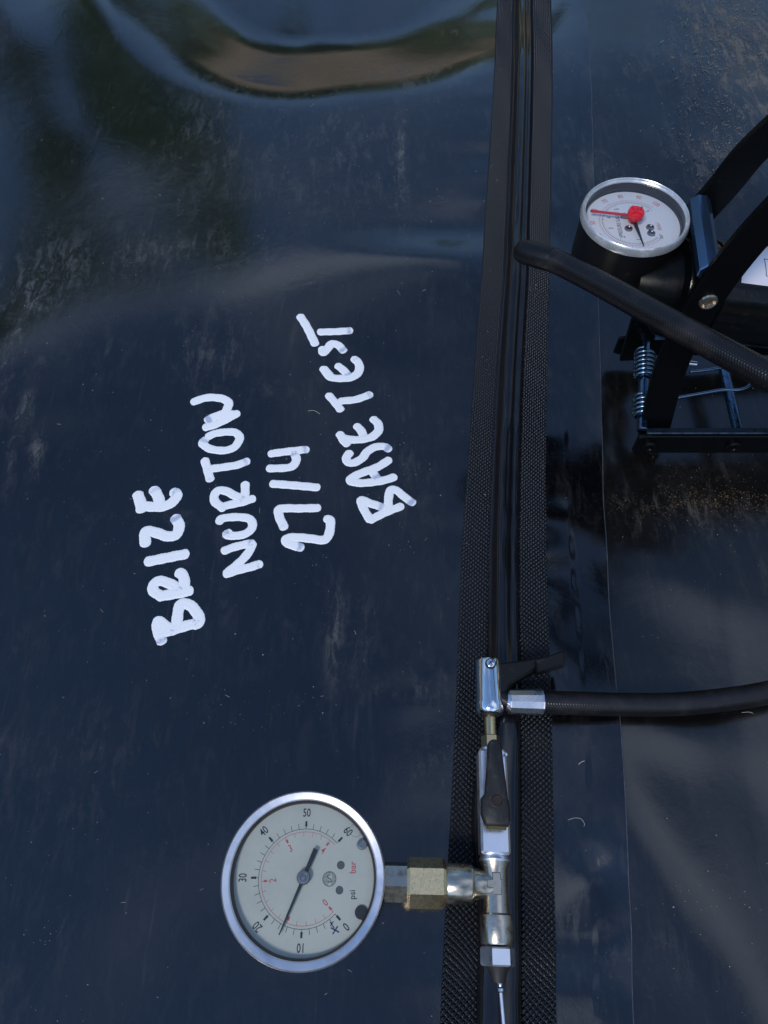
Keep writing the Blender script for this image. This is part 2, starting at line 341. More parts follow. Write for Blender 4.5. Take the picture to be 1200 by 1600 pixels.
# ---------------------------------------------------------------- the lie of the sheet
def gauss(x, y, cx, cy, sx, sy, rot=0):
    c, s = math.cos(rot), math.sin(rot); u = (x - cx) * c + (y - cy) * s; v = -(x - cx) * s + (y - cy) * c
    return np.exp(-.5 * ((u / sx) ** 2 + (v / sy) ** 2))
def sstep(x, a, b):
    t = np.clip((x - a) / (b - a), 0, 1); return t * t * t * (t * (t * 6 - 15) + 10)
WAVES = []
_rng = np.random.RandomState(11)
for k in range(14):
    lam = _rng.uniform(140, 420); th = _rng.uniform(0, math.pi * 2); WAVES.append((lam, th, _rng.uniform(0, 6.28), _rng.uniform(.5, 1.)))
DENT = [(600, -40, 0)]
def lie(x, y):
    """height in mm of the sheet at (x, y) mm"""
    x = np.asarray(x, float); y = np.asarray(y, float); h = np.zeros(np.broadcast(x, y).shape)
    wx = x + 18 * np.sin(y / 95. + 1); wy = y + 18 * np.sin(x / 120. + 2)
    for lam, th, ph, a in WAVES:
        h = h + a * (lam / 420.) ** 1.3 * 1.5 * np.sin(2 * math.pi * (wx * math.cos(th) + wy * math.sin(th)) / lam + ph)
    # a large shallow dent beyond the lettering, its near lip a curve
    e = np.sqrt(((x + 42) / 190.) ** 2 + ((y - 845) / 215.) ** 2)
    e = e + .016 * np.sin(x / 36. + 1) + .006 * np.sin(x / 17. + y / 40.)
    f = sum(np.clip((e + q - .71) / .52, 0, 1) for q in (-.09, -.06, -.03, 0, .03, .06, .09)) / 7.
    h = h - 24.0 * (1 + .4 * sstep(-x, 10, 140)) * (1 - f)
    # puckers where the sheet is welded to the seam bands
    sx = 60 + .075 * y; dl = np.maximum(sx - 26 - x, 0); dr = np.maximum(x - sx - 26, 0); dd = dl + dr
    pk = np.sin(y / 8.3 + 1.3 * np.sin(y / 31.) + x / 60.) + .7 * np.sin(y / 5.1 + 2 * np.sin(y / 47.) + 2) * np.exp(-dd / 18.)
    h = h + (.42 - .28 * (dr > 0)) * pk * np.exp(-(dd / 34.) ** 1.4) * (.35 + .65 * np.sin(y / 83. + 2) ** 2) * (1 - .75 * sstep(y, 420, 560))
    # long crease running to the seam
    c = U(700, 385); h = h + 6.6 * (1 - sstep((y - c[1]) + .10 * (x - c[0]), -22, 26)) * gauss(x, y, c[0] + 5, c[1] - 25, 46, 40)
    # lifted left border
    c = U(20, 640); h = h + 10 * gauss(x, y, c[0] - 60, c[1] - 10, 66, 56, .5)
    c = U(190, 130); h = h + 2.2 * gauss(x, y, c[0], c[1] - 30, 60, 50, -.3)
    # folds of the lower panel bottom right
    c = U(1090, 1400); d = (x - c[0]) * math.cos(.45) + (y - c[1]) * math.sin(.45)
    along = -(x - c[0]) * math.sin(.45) + (y - c[1]) * math.cos(.45)
    w = np.exp(-.5 * (along / 75.) ** 2)
    h = h + w * (6.5 * np.exp(-.5 * ((d + 4) / 19.) ** 2) + 2.2 * np.exp(-.5 * ((d - 30) / 14.) ** 2))
    c = U(925, 1370); h = h - 2.2 * gauss(x, y, c[0], c[1], 9, 7)
    c = U(930, 1470); h = h + 1.3 * gauss(x, y, c[0], c[1], 14, 9, .2)
    c = U(1030, 1140); h = h + 1.6 * gauss(x, y, c[0], c[1], 24, 9, -.2)
    c = U(1010, 880); h = h + 2.2 * gauss(x, y, c[0], c[1], 40, 14, -.5)
    c = U(640, 1090); h = h + 1.0 * gauss(x, y, c[0], c[1], 22, 8, .1) + .8 * gauss(x, y, c[0] + 12, c[1] + 14, 5, 5)
    return h
def H0():   # keep the sheet level near the seam's foot so the fittings rest on it
    c = U(770, 1300); return float(lie(c[0], c[1]))
_h0 = H0()
def LH(x, y): return lie(x, y) - _h0

# seam lines measured in the photograph: row -> band, tube, band, flap edge
ROWS = [(0, 779, 806, 835, 865, 918), (200, 767, 798, 831, 864, 926), (400, 754, 790, 826, 861, 934), (550, 743, 780, 820, 858, 940),
        (700, 733, 772, 816, 856, 945), (850, 722, 766, 813, 856, 949.5), (1000, 716, 763, 812, 858, 955), (1150, 710, 759, 812, 861, 963),
        (1300, 702, 754, 813, 865, 972), (1450, 694, 750, 815, 869, 982), (1600, 688, 746, 816, 872, 991)]
CUR = [[], [], [], [], []]
for r in ROWS:
    for k in range(5):
        p = U(r[1 + k], r[0], 1.0); CUR[k].append((p[1], p[0]))
CUR = [np.array(sorted(c)) for c in CUR]
def cx(k, Y):
    c = CUR[k]; Y = np.asarray(Y, float); x = np.interp(Y, c[:, 0], c[:, 1])
    s1 = (c[-1, 1] - c[-4, 1]) / (c[-1, 0] - c[-4, 0]); s0 = (c[2, 1] - c[0, 1]) / (c[2, 0] - c[0, 0])
    x = np.where(Y > c[-1, 0], c[-1, 1] + (Y - c[-1, 0]) * s1, x); x = np.where(Y < c[0, 0], c[0, 1] + (Y - c[0, 0]) * s0, x)
    return x
def smoothcx(k, Y):
    Y = np.asarray(Y, float); return sum(cx(k, Y + d) for d in (-24, -12, 0, 12, 24)) / 5.

DUST = [(38, 660, 7, 50, .8), (55, 715, 6, 25, .8), (522, 990, 8, 50, .6), (628, 250, 6, 70, .5), (1150, 45, 60, 45, 1.0), (1190, 130, 40, 50, 1.0), (1120, 240, 50, 30, .5), (1000, 110, 60, 40, .15), (60, 440, 50, 40, .45), (250, 390, 80, 22, .35), (20, 560, 14, 90, .5),
        (340, 170, 60, 70, .22), (640, 95, 60, 22, .35), (540, 220, 60, 60, .18), (330, 560, 40, 40, .3), (690, 1205, 45, 25, .35), (900, 1420, 22, 30, .4), (1070, 790, 90, 30, .3),
        (640, 740, 20, 30, .3), (650, 1070, 50, 14, .25), (930, 260, 30, 40, .25), (560, 1000, 14, 60, .2), (120, 1200, 80, 60, .12), (1000, 1500, 60, 40, .12)]
def dustmap(V):
    x, y = V[:, 0], V[:, 1]; d = np.full(len(V), .05)
    for px, py, rx, ry, a in DUST:
        c = U(px, py); e = U(px + rx, py); f = U(px, py - ry); d = d + a * np.exp(-.5 * (((x - c[0]) / abs(e[0] - c[0])) ** 2 + ((y - c[1]) / abs(f[1] - c[1])) ** 2))
    return np.clip(d, 0, 1)

def gridfaces(m, n):
    i, j = np.meshgrid(np.arange(m - 1), np.arange(n - 1), indexing='ij'); i = i.ravel(); j = j.ravel()
    return np.stack([i * n + j, i * n + j + 1, (i + 1) * n + j + 1, (i + 1) * n + j], 1)   # rows i along Y, cols j along X

YS = np.concatenate([np.arange(-1500, -80, 40.), np.arange(-80, 860, 2.5), np.arange(860, 2600, 40.)])
EDGE_T = .9
# ---------------------------------------------------------------- ground, hedge
def ground():
    s = 60000; V = []; n = 24
    xs = np.linspace(-1, 1, n); xs = np.sign(xs) * np.abs(xs) ** 2 * s
    X, Y = np.meshgrid(xs, xs); V = np.stack([X.ravel(), Y.ravel(), np.full(X.size, -35.)], 1)
    tag(mk('ground', V, gridfaces(n, n), M_soil), kind='structure')
ground()
def ring(name, r0, z0, h, n, k, mt, seed, rough, lean, smooth=False):
    V = np.zeros((k, n, 3))
    for j in range(n):
        a = 2 * math.pi * j / n; c, s_ = math.cos(a), math.sin(a)
        top = h * (1 + .25 * mn.noise(Vector((c * 2.2 + seed, s_ * 2.2, 1))) + rough * .3 * mn.noise(Vector((c * 12, s_ * 12, seed))) + rough * .15 * mn.noise(Vector((c * 40, s_ * 40, seed))))
        for i in range(k):
            f = i / (k - 1); r = r0 + rough * 900 * mn.noise(Vector((c * 16, s_ * 16, f * 4 + seed))) + lean * f
            V[i, j] = (r * c, r * s_, z0 + f * top)
    F = []
    for i in range(k - 1):
        for j in range(n): F.append((i * n + j, i * n + (j + 1) % n, (i + 1) * n + (j + 1) % n, (i + 1) * n + j))
    return mk(name, V.reshape(-1, 3), F, mt, smooth=smooth)
tag(ring('earth_bank', 8600, -40, 1500, 220, 8, M_soil, 2, .3, 1500, True), kind='structure')
tag(ring('hedge', 10000, -40, 3300, 420, 18, M_leaf, 5, 1.0, 900), 'green hedge round the field, seen only mirrored in the black sheet', 'hedge', kind='stuff')

def tree(X, Y, R_, zc, rz, n, seed, label):
    t = thing('tree', (X, Y, 0), label, 'tree')
    V, F = g_tube([(X, Y, -60), (X - 20, Y - 20, 1500), (X + 40, Y + 20, 3200), (X, Y, zc)], 90, 10, 200); mk('trunk', V, F, mat('bark', (.12, .09, .06), .9), t)
    rng = np.random.RandomState(seed); th = rng.uniform(0, 6.28, n); ph = np.arccos(rng.uniform(-1, 1, n)); r = rng.uniform(.35, 1, n) ** .5
    lob = 1 + .25 * np.sin(th * 3 + 1) * np.sin(ph * 4) + .12 * np.sin(th * 7)
    C = np.stack([X + R_ * lob * r * np.sin(ph) * np.cos(th), Y + R_ * lob * r * np.sin(ph) * np.sin(th), zc + rz * lob * r * np.cos(ph)], 1)
    A = rng.normal(0, 1, (n, 3)); A /= np.linalg.norm(A, axis=1, keepdims=True); B = np.cross(A, rng.normal(0, 1, (n, 3))); B /= np.linalg.norm(B, axis=1, keepdims=True)
    s = 95.; V = np.stack([C - A * s, C - B * s * .6, C + A * s, C + B * s * .6], 1).reshape(-1, 3)
    mk('crown', V, np.arange(n * 4).reshape(n, 4), mat('tree_leaves', (.24, .36, .17), .6), t, smooth=False)
tree(-2650, 8600, 640, 4300, 2000, 2300, 4, 'tall narrow leafy tree beyond the sheet, seen only mirrored in it')
tree(-3730, 7640, 560, 5350, 850, 1100, 9, 'round-crowned tree left of the sheet, seen only mirrored at its left edge')

# ---------------------------------------------------------------- the inflatable base
base = thing('inflatable_base', (0, 300, 0), 'large glossy black inflatable sheet with a welded seam and white marker lettering', 'inflatable base')
XL = -60
def top_panel():
    # left part from far left up to the flap edge; parametrised so the edge is exact
    u = np.concatenate([np.linspace(-1700, -520, 24)[:-1], np.linspace(-520, 0, 190)[:-1]])   # absolute X
    v = np.linspace(0, 1, 90)                                                              # from X=0 to the edge
    V = np.zeros((len(YS), len(u) + len(v) + 2, 3))
    e = smoothcx(4, YS) + .25 * np.sin(YS / 43.) + .08 * np.sin(YS / 9.1)
    for i, Y in enumerate(YS):
        x = np.concatenate([u, v * e[i]]); z = LH(x, np.full_like(x, Y)) + 1.0
        q = np.clip((x - (e[i] - 16)) / 16, 0, 1)
        z = z + q ** 2 * (.9 + .3 * float(sstep(Y, 150, 400)) + .5 * math.sin(Y / 37.) + .3 * math.sin(Y / 13. + 1))
        V[i, :len(x), 0] = x; V[i, :len(x), 1] = Y; V[i, :len(x), 2] = z
        V[i, -2] = (e[i] + .15, Y, z[-1] - .3); V[i, -1] = (e[i] + .05, Y, z[-1] - EDGE_T)
    m, n = V.shape[:2]
    return mk('top_panel', V.reshape(-1, 3), gridfaces(m, n), M_sheet, base, sharp=60, attrs={'dust': dustmap(V.reshape(-1, 3))})
top_panel()
def cut_edge():  # bright line along the flap edge: its catch of light put into a paler grey
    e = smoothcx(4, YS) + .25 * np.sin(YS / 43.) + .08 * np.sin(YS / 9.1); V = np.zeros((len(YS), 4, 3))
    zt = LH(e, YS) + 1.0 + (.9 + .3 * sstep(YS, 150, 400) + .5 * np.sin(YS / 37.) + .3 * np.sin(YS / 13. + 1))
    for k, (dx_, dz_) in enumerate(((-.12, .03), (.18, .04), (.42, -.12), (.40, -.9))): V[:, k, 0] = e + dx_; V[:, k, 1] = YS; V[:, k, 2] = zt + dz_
    o = mk('cut_edge', V.reshape(-1, 3), gridfaces(len(YS), 4), mat('lightened_cut_edge', (.04, .045, .055), .4, var=((.10, .10, .11), 120, .5, .7)), base, sharp=0); o['label'] = 'greyish trimmed edge of the seam flap'
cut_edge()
def lower_panel():
    w = np.concatenate([np.linspace(-30, 330, 150), np.linspace(340, 2000, 30)])
    V = np.zeros((len(YS), len(w), 3)); e = smoothcx(4, YS)
    for i, Y in enumerate(YS):
        x = e[i] + w; V[i, :, 0] = x; V[i, :, 1] = Y; V[i, :, 2] = LH(x, np.full_like(x, Y)) - .45 * np.sin(Y / 61. + w / 50.) * np.clip(w / 30., 0, 1) - 1.6 * np.clip(w / 60., 0, 1) ** 1.5 * np.clip(2 - w / 60., 0, 1) + .25 * np.sin(Y / 17. + w / 23.) * np.clip(w / 30., 0, 1)
    o = mk('lower_panel', V.reshape(-1, 3), gridfaces(len(YS), len(w)), M_flap, base, sharp=0, attrs={'dust': dustmap(V.reshape(-1, 3))})
    o['label'] = 'creased black panel running under the seam flap'
lower_panel()
def woven_band(k0, k1, seed):
    """raised lattice of small pyramids, staggered row by row"""
    y0, y1 = -70., 960.; py = 0.235; ny = int((y1 - y0) / py); nx = 64
    Y = y0 + np.arange(ny) * py; s = np.linspace(0, 1, nx)
    A = smoothcx(k0, Y); B = smoothcx(k1, Y)
    A = A + .12 * np.sin(Y * 2 * math.pi / 1.9); B = B + .12 * np.sin(Y * 2 * math.pi / 1.9 + 1)
    X = A[:, None] + (B - A)[:, None] * s[None, :]; YY = np.repeat(Y[:, None], nx, 1)
    YYs = YY + .5 * np.sin(X * .35 + YY * .02) ; W = 5.6
    u = s[None, :] * W; v = YYs / 2.45
    # plain-weave: knots where warp and weft cross, alternating
    p = np.abs(np.sin(math.pi * (u + v))) * np.abs(np.sin(math.pi * (u - v)))
    z = 1.0 * np.clip(p, 0, 1) ** 1.5
    endf = np.minimum(sstep(s, 0, .03), 1 - sstep(s, .97, 1))
    z = z * endf[None, :] - .75 * (1 - endf)[None, :]
    Z = LH(X, YY) + 1.45 + z
    V = np.stack([X, YY, Z], -1).reshape(-1, 3)
    return mk('woven_band', V, gridfaces(ny, nx), M_band, base, sharp=0)
b1 = woven_band(0, 1, 1); b1['label'] = 'ribbed black band along the left of the seam tube'
b2 = woven_band(2, 3, 2); b2['label'] = 'ribbed black band along the right of the seam tube'
SEAM_TOP = 7.5
def seam_tube():
    Y = np.concatenate([np.arange(-400, -80, 10.), np.arange(-80, 760, 2.), np.arange(760, 1600, 20.)]); n = 46; s = np.linspace(0, 1, n)
    near = 1 - sstep(Y, 60, 170)                       # a fuller, single dome towards the valve
    A = smoothcx(1, Y) - .4; B = smoothcx(2, Y) + .3
    A = A - 5.0 * np.exp(-.5 * ((Y - 52) / 22.) ** 2) * 1.0
    V = np.zeros((len(Y), n, 3))
    for i in range(len(Y)):
        f = near[i]; far = 5.6 * np.exp(-np.abs((s - .42) / .27) ** 3.0) + 2.6 * np.exp(-np.abs((s - .83) / .10) ** 2.4)
        ner = 6.6 * np.sqrt(np.clip(1 - ((s - .5) / .5) ** 2, 0, 1)) ** 1.1
        z = far * (1 - f) + ner * f + .15 * math.sin(Y[i] / 19.) * np.sin(math.pi * s)
        x = A[i] + (B[i] - A[i]) * s
        V[i, :, 0] = x; V[i, :, 1] = Y[i]; V[i, :, 2] = LH(x, np.full_like(x, Y[i])) + 1.1 + z * sstep(s, 0, .03) * (1 - sstep(s, .97, 1)) 
    o = mk('seam_tube', V.reshape(-1, 3), gridfaces(len(Y), n), M_tube, base, sharp=0); return o
seam_tube()

# lettering: stroke centre lines measured on the photograph (zoom offset, zoom factor, width px)
LET = [
 ('white marker lettering reading BRIZE', (190, 740), 5.714, 16.8, [
  [(325,1310),(318,1380),(358,1492)], [(330,1315),(400,1365),(465,1400)], [(350,1425),(460,1393),(560,1362),(670,1332)],
  [(492,1385),(500,1260),(522,1172),(572,1158),(640,1200),(690,1280),(690,1328),(655,1345)],
  [(345,1092),(450,1075),(560,1055),(603,1043)], [(345,1088),(290,1052),(278,1010),(300,972),(350,957),(430,982),(530,1042)],
  [(560,1045),(560,960),(545,905),(515,882)], [(237,783),(400,750),(567,717)],
  [(213,622),(205,545),(228,512),(290,520),(400,556),(468,553),(507,508),(510,450),(482,397)],
  [(175,318),(170,265),(145,188)], [(190,285),(270,295),(370,292),(450,255),(490,205),(485,172),(467,165)], [(340,300),(335,235),(310,175),(288,145)]]),
 ('white marker lettering reading the top half of the word beside BRIZE', (280, 600), 8.571, 13.2, [
  [(195,235),(330,188),(450,177),(580,195),(655,240),(650,310),(600,385),(480,430),(380,478)], [(770,392),(640,465),(480,540),(355,578)], [(560,440),(650,405),(740,400)],
  [(392,700),(470,662),(640,638),(755,650),(808,712),(770,810),(680,872),(560,888),(420,868),(335,820),(312,785),(345,745)],
  [(342,1022),(372,1120),(413,1272)], [(430,1132),(600,1110),(780,1080),(905,1032)]]),
 ('white marker lettering reading the lower half of the word beside BRIZE', (290, 740), 8.571, 13.4, [
  [(500,462),(492,442),(600,412),(760,378),(895,333)], [(480,445),(392,370),(385,285),(440,225),(530,228),(640,282),(765,345)], [(790,330),(797,230),(797,140)],
  [(452,640),(480,602),(600,582),(760,582),(865,612),(895,680),(860,765),(740,822),(600,828),(540,810),(580,790)],
  [(518,1030),(640,985),(800,945),(890,932)], [(892,940),(850,1040),(740,1170),(550,1330)], [(545,1342),(700,1290),(860,1250),(990,1210)]]),
 ('white marker date reading 27/4', (400, 680), 8.0, 13.4, [
  [(190,228),(400,200),(625,177)], [(168,413),(380,405),(470,372),(503,300),(480,220)], [(210,605),(480,625),(762,650)],
  [(770,907),(540,912),(330,912),(278,945),(300,1040),(350,1148)], [(888,1042),(928,1065),(925,1180),(890,1275),(830,1308),(640,1285),(460,1275),(370,1300),(410,1355),(560,1402)]]),
 ('white marker word TEST', (450, 470), 8.0, 12.8, [
  [(155,195),(240,330),(338,533)], [(405,387),(600,382),(772,370)], [(430,600),(437,645),(490,600),(545,535),(620,548),(692,618)],
  [(442,848),(520,925)], [(450,850),(530,950),(700,967),(820,942),(890,868),(880,775),(830,725)], [(628,812),(700,872),(755,930)],
  [(512,1182),(590,1270),(655,1355)], [(665,1250),(850,1230),(1022,1170)]]),
 ('white marker word BASE', (510, 630), 7.5, 13.2, [
  [(160,362),(200,430),(240,475)], [(190,402),(300,425),(420,420),(540,388),(608,320),(608,245),(553,185)], [(360,268),(410,325),(440,395)],
  [(270,582),(232,640),(260,693),(330,693),(420,640),(490,555),(590,507),(680,507),(728,535)],
  [(728,665),(600,745),(400,820),(290,880),(300,918),(430,932),(640,908),(790,865)], [(540,800),(590,880)],
  [(510,1362),(450,1260),(403,1150),(425,1135),(520,1172),(650,1215)], [(520,1365),(640,1303),(760,1250),(872,1208)], [(722,1240),(730,1100),(755,1012),(830,1025),(920,1100),(1008,1162)]]),
]
def UL(px, py):
    z = 1.2
    for _ in range(4): p = U(px, py, z); z = 1.2 + float(LH(p[0], p[1]))
    return p[:2]
def lettering():
    rng = np.random.RandomState(5); cnt = 0
    for label, off, sc, wpx, strokes in LET:
        mb = MB(); thin = []
        for st in strokes:
            P = np.array([UL(off[0] + a / sc, off[1] + b / sc) for a, b in st])
            C = catmull(P, .28)
            # world half width
            pa = U(off[0] + st[0][0] / sc, off[1] + st[0][1] / sc); pb = U(off[0] + st[0][0] / sc + wpx, off[1] + st[0][1] / sc)
            hw = np.linalg.norm(pb - pa) / 2 * 1.10
            ex = hw * .78; T0 = unit(C[0] - C[1]); T1 = unit(C[-1] - C[-2])
            C = np.vstack([C[0] + T0 * np.linspace(ex, .2, 14)[:, None], C, C[-1] + T1 * np.linspace(.2, ex, 14)[:, None]])
            d = np.r_[0, np.cumsum(np.linalg.norm(np.diff(C, axis=0), axis=1))]; L = d[-1]
            e = np.minimum(d, L - d); w = hw * np.where(e < hw * .8, np.sqrt(np.clip(1 - ((hw * .8 - e) / (hw * .8)) ** 2, 0, 1)), 1.0)
            T = np.gradient(C, axis=0); T /= np.linalg.norm(T, axis=1, keepdims=True); N = np.stack([-T[:, 1], T[:, 0]], 1)
            n = 11; s = np.linspace(-1, 1, n); ph = rng.uniform(0, 99)
            rag = np.exp(-e / 1.1)
            wl = w * (1 + .035 * np.sin(d * 1.1 + ph) + .02 * np.sin(d * 3.7 + ph)) + rag * rng.uniform(-.22, .22, len(d))
            wr = w * (1 + .035 * np.sin(d * .9 + ph + 2) + .02 * np.sin(d * 3.1 + ph)) + rag * rng.uniform(-.22, .22, len(d))
            wl = np.maximum(wl, .02); wr = np.maximum(wr, .02)
            ww = np.where(s[None, :] < 0, wl[:, None], wr[:, None]) * s[None, :]
            X = C[:, 0, None] + N[:, 0, None] * ww; Y = C[:, 1, None] + N[:, 1, None] * ww
            prof = (1 - np.abs(s) ** 6) * .16 + .035 * np.sin(s * 9 + ph); prof[0] = prof[-1] = -.12
            Z = LH(X, Y) + 1.06 + prof[None, :] + .012 * (cnt % 5); cnt += 1
            V = np.stack([X, Y, Z], -1).reshape(-1, 3); mb.add(V, gridfaces(len(C), n))
            de = L - d; th = rng.uniform(.2, 1.1) * np.exp(-((de - 2.6) / 2.0) ** 2) + .25 * np.exp(-(d / 2.0) ** 2) + .12 * np.sin(d * .6 + ph)
            if rng.rand() < .3: th = th * .3
            thin.append(np.repeat(th, n))
        o = mb.build('marker_lettering', M_paint, base, sharp=0, attrs=None)
        a = o.data.attributes.new('thin', 'FLOAT', 'POINT'); a.data.foreach_set('value', np.concatenate(thin).astype(np.float32))
        o['label'] = label
lettering()

# ---------------------------------------------------------------- text helper
def g_text(txt, size, cxx=0, cy=0, rot=0, squeeze=1.0, z=0.0, shear=0.0, off=0.0):
    cu = bpy.data.curves.new('tmp', 'FONT'); cu.body = txt; cu.size = size; cu.align_x = 'CENTER'; cu.align_y = 'CENTER'; cu.shear = shear; cu.offset = off
    cu.resolution_u = 3
    ob = bpy.data.objects.new('tmp', cu); COL.objects.link(ob); dg = bpy.context.evaluated_depsgraph_get(); dg.update()
    me = bpy.data.meshes.new_from_object(ob.evaluated_get(dg)); V = np.array([tuple(v.co) for v in me.vertices]) if len(me.vertices) else np.zeros((0, 3)); F = [tuple(p.vertices) for p in me.polygons]
    bpy.data.objects.remove(ob, do_unlink=True); bpy.data.meshes.remove(me); bpy.data.curves.remove(cu)
    V[:, 0] *= squeeze; c, s = math.cos(rot), math.sin(rot)
    W = np.stack([V[:, 0] * c - V[:, 1] * s + cxx, V[:, 0] * s + V[:, 1] * c + cy, np.full(len(V), z)], 1); return W, F
def g_disc(r, x=0, y=0, z=0, n=48, r0=0, z1=None):
    V = []; F = []
    t = np.arange(n) * 2 * math.pi / n
    if r0 == 0:
        V = [(x + r * math.cos(a), y + r * math.sin(a), z) for a in t]; F = [tuple(range(n))]
    else:
        V = [(x + r0 * math.cos(a), y + r0 * math.sin(a), z) for a in t] + [(x + r * math.cos(a), y + r * math.sin(a), z if z1 is None else z1) for a in t]
        F = [(j, n + j, n + (j + 1) % n, (j + 1) % n) for j in range(n)]
    return V, F
def g_quad(x0, y0, x1, y1, w, z, w1=None):
    w1 = w if w1 is None else w1
    d = unit([x1 - x0, y1 - y0]); n = np.array([-d[1], d[0]])
    return [(x0 - n[0] * w / 2, y0 - n[1] * w / 2, z), (x1 - n[0] * w1 / 2, y1 - n[1] * w1 / 2, z), (x1 + n[0] * w1 / 2, y1 + n[1] * w1 / 2, z), (x0 + n[0] * w / 2, y0 + n[1] * w / 2, z)], [(0, 1, 2, 3)]
def g_arc(r, w, a0, a1, z, n=90):
    V = []; F = []
    for k in range(n + 1):
        a = a0 + (a1 - a0) * k / n; V += [((r - w / 2) * math.cos(a), (r - w / 2) * math.sin(a), z), ((r + w / 2) * math.cos(a), (r + w / 2) * math.sin(a), z)]
    for k in range(n): F.append((2 * k, 2 * k + 1, 2 * k + 3, 2 * k + 2) if a1 > a0 else (2 * k, 2 * k + 2, 2 * k + 3, 2 * k + 1))
    return V, F
class Local:
    """places local dial coordinates (x right, y up the picture, z out of the dial) in the world"""
    def __init__(s, O, n=(0, 0, 1), ex=(1, 0, 0)):
        s.O = np.asarray(O, float); s.n = unit(n); ex = np.asarray(ex, float); s.ex = unit(ex - s.n * np.dot(ex, s.n)); s.ey = np.cross(s.n, s.ex)
    def __call__(s, V):
        V = np.asarray(V, float); return s.O + V[:, :1] * s.ex + V[:, 1:2] * s.ey + V[:, 2:3] * s.n
def ang(v, mid, per): return math.pi - R((v - mid) * per)     # dial 'up' is picture left, values clockwise

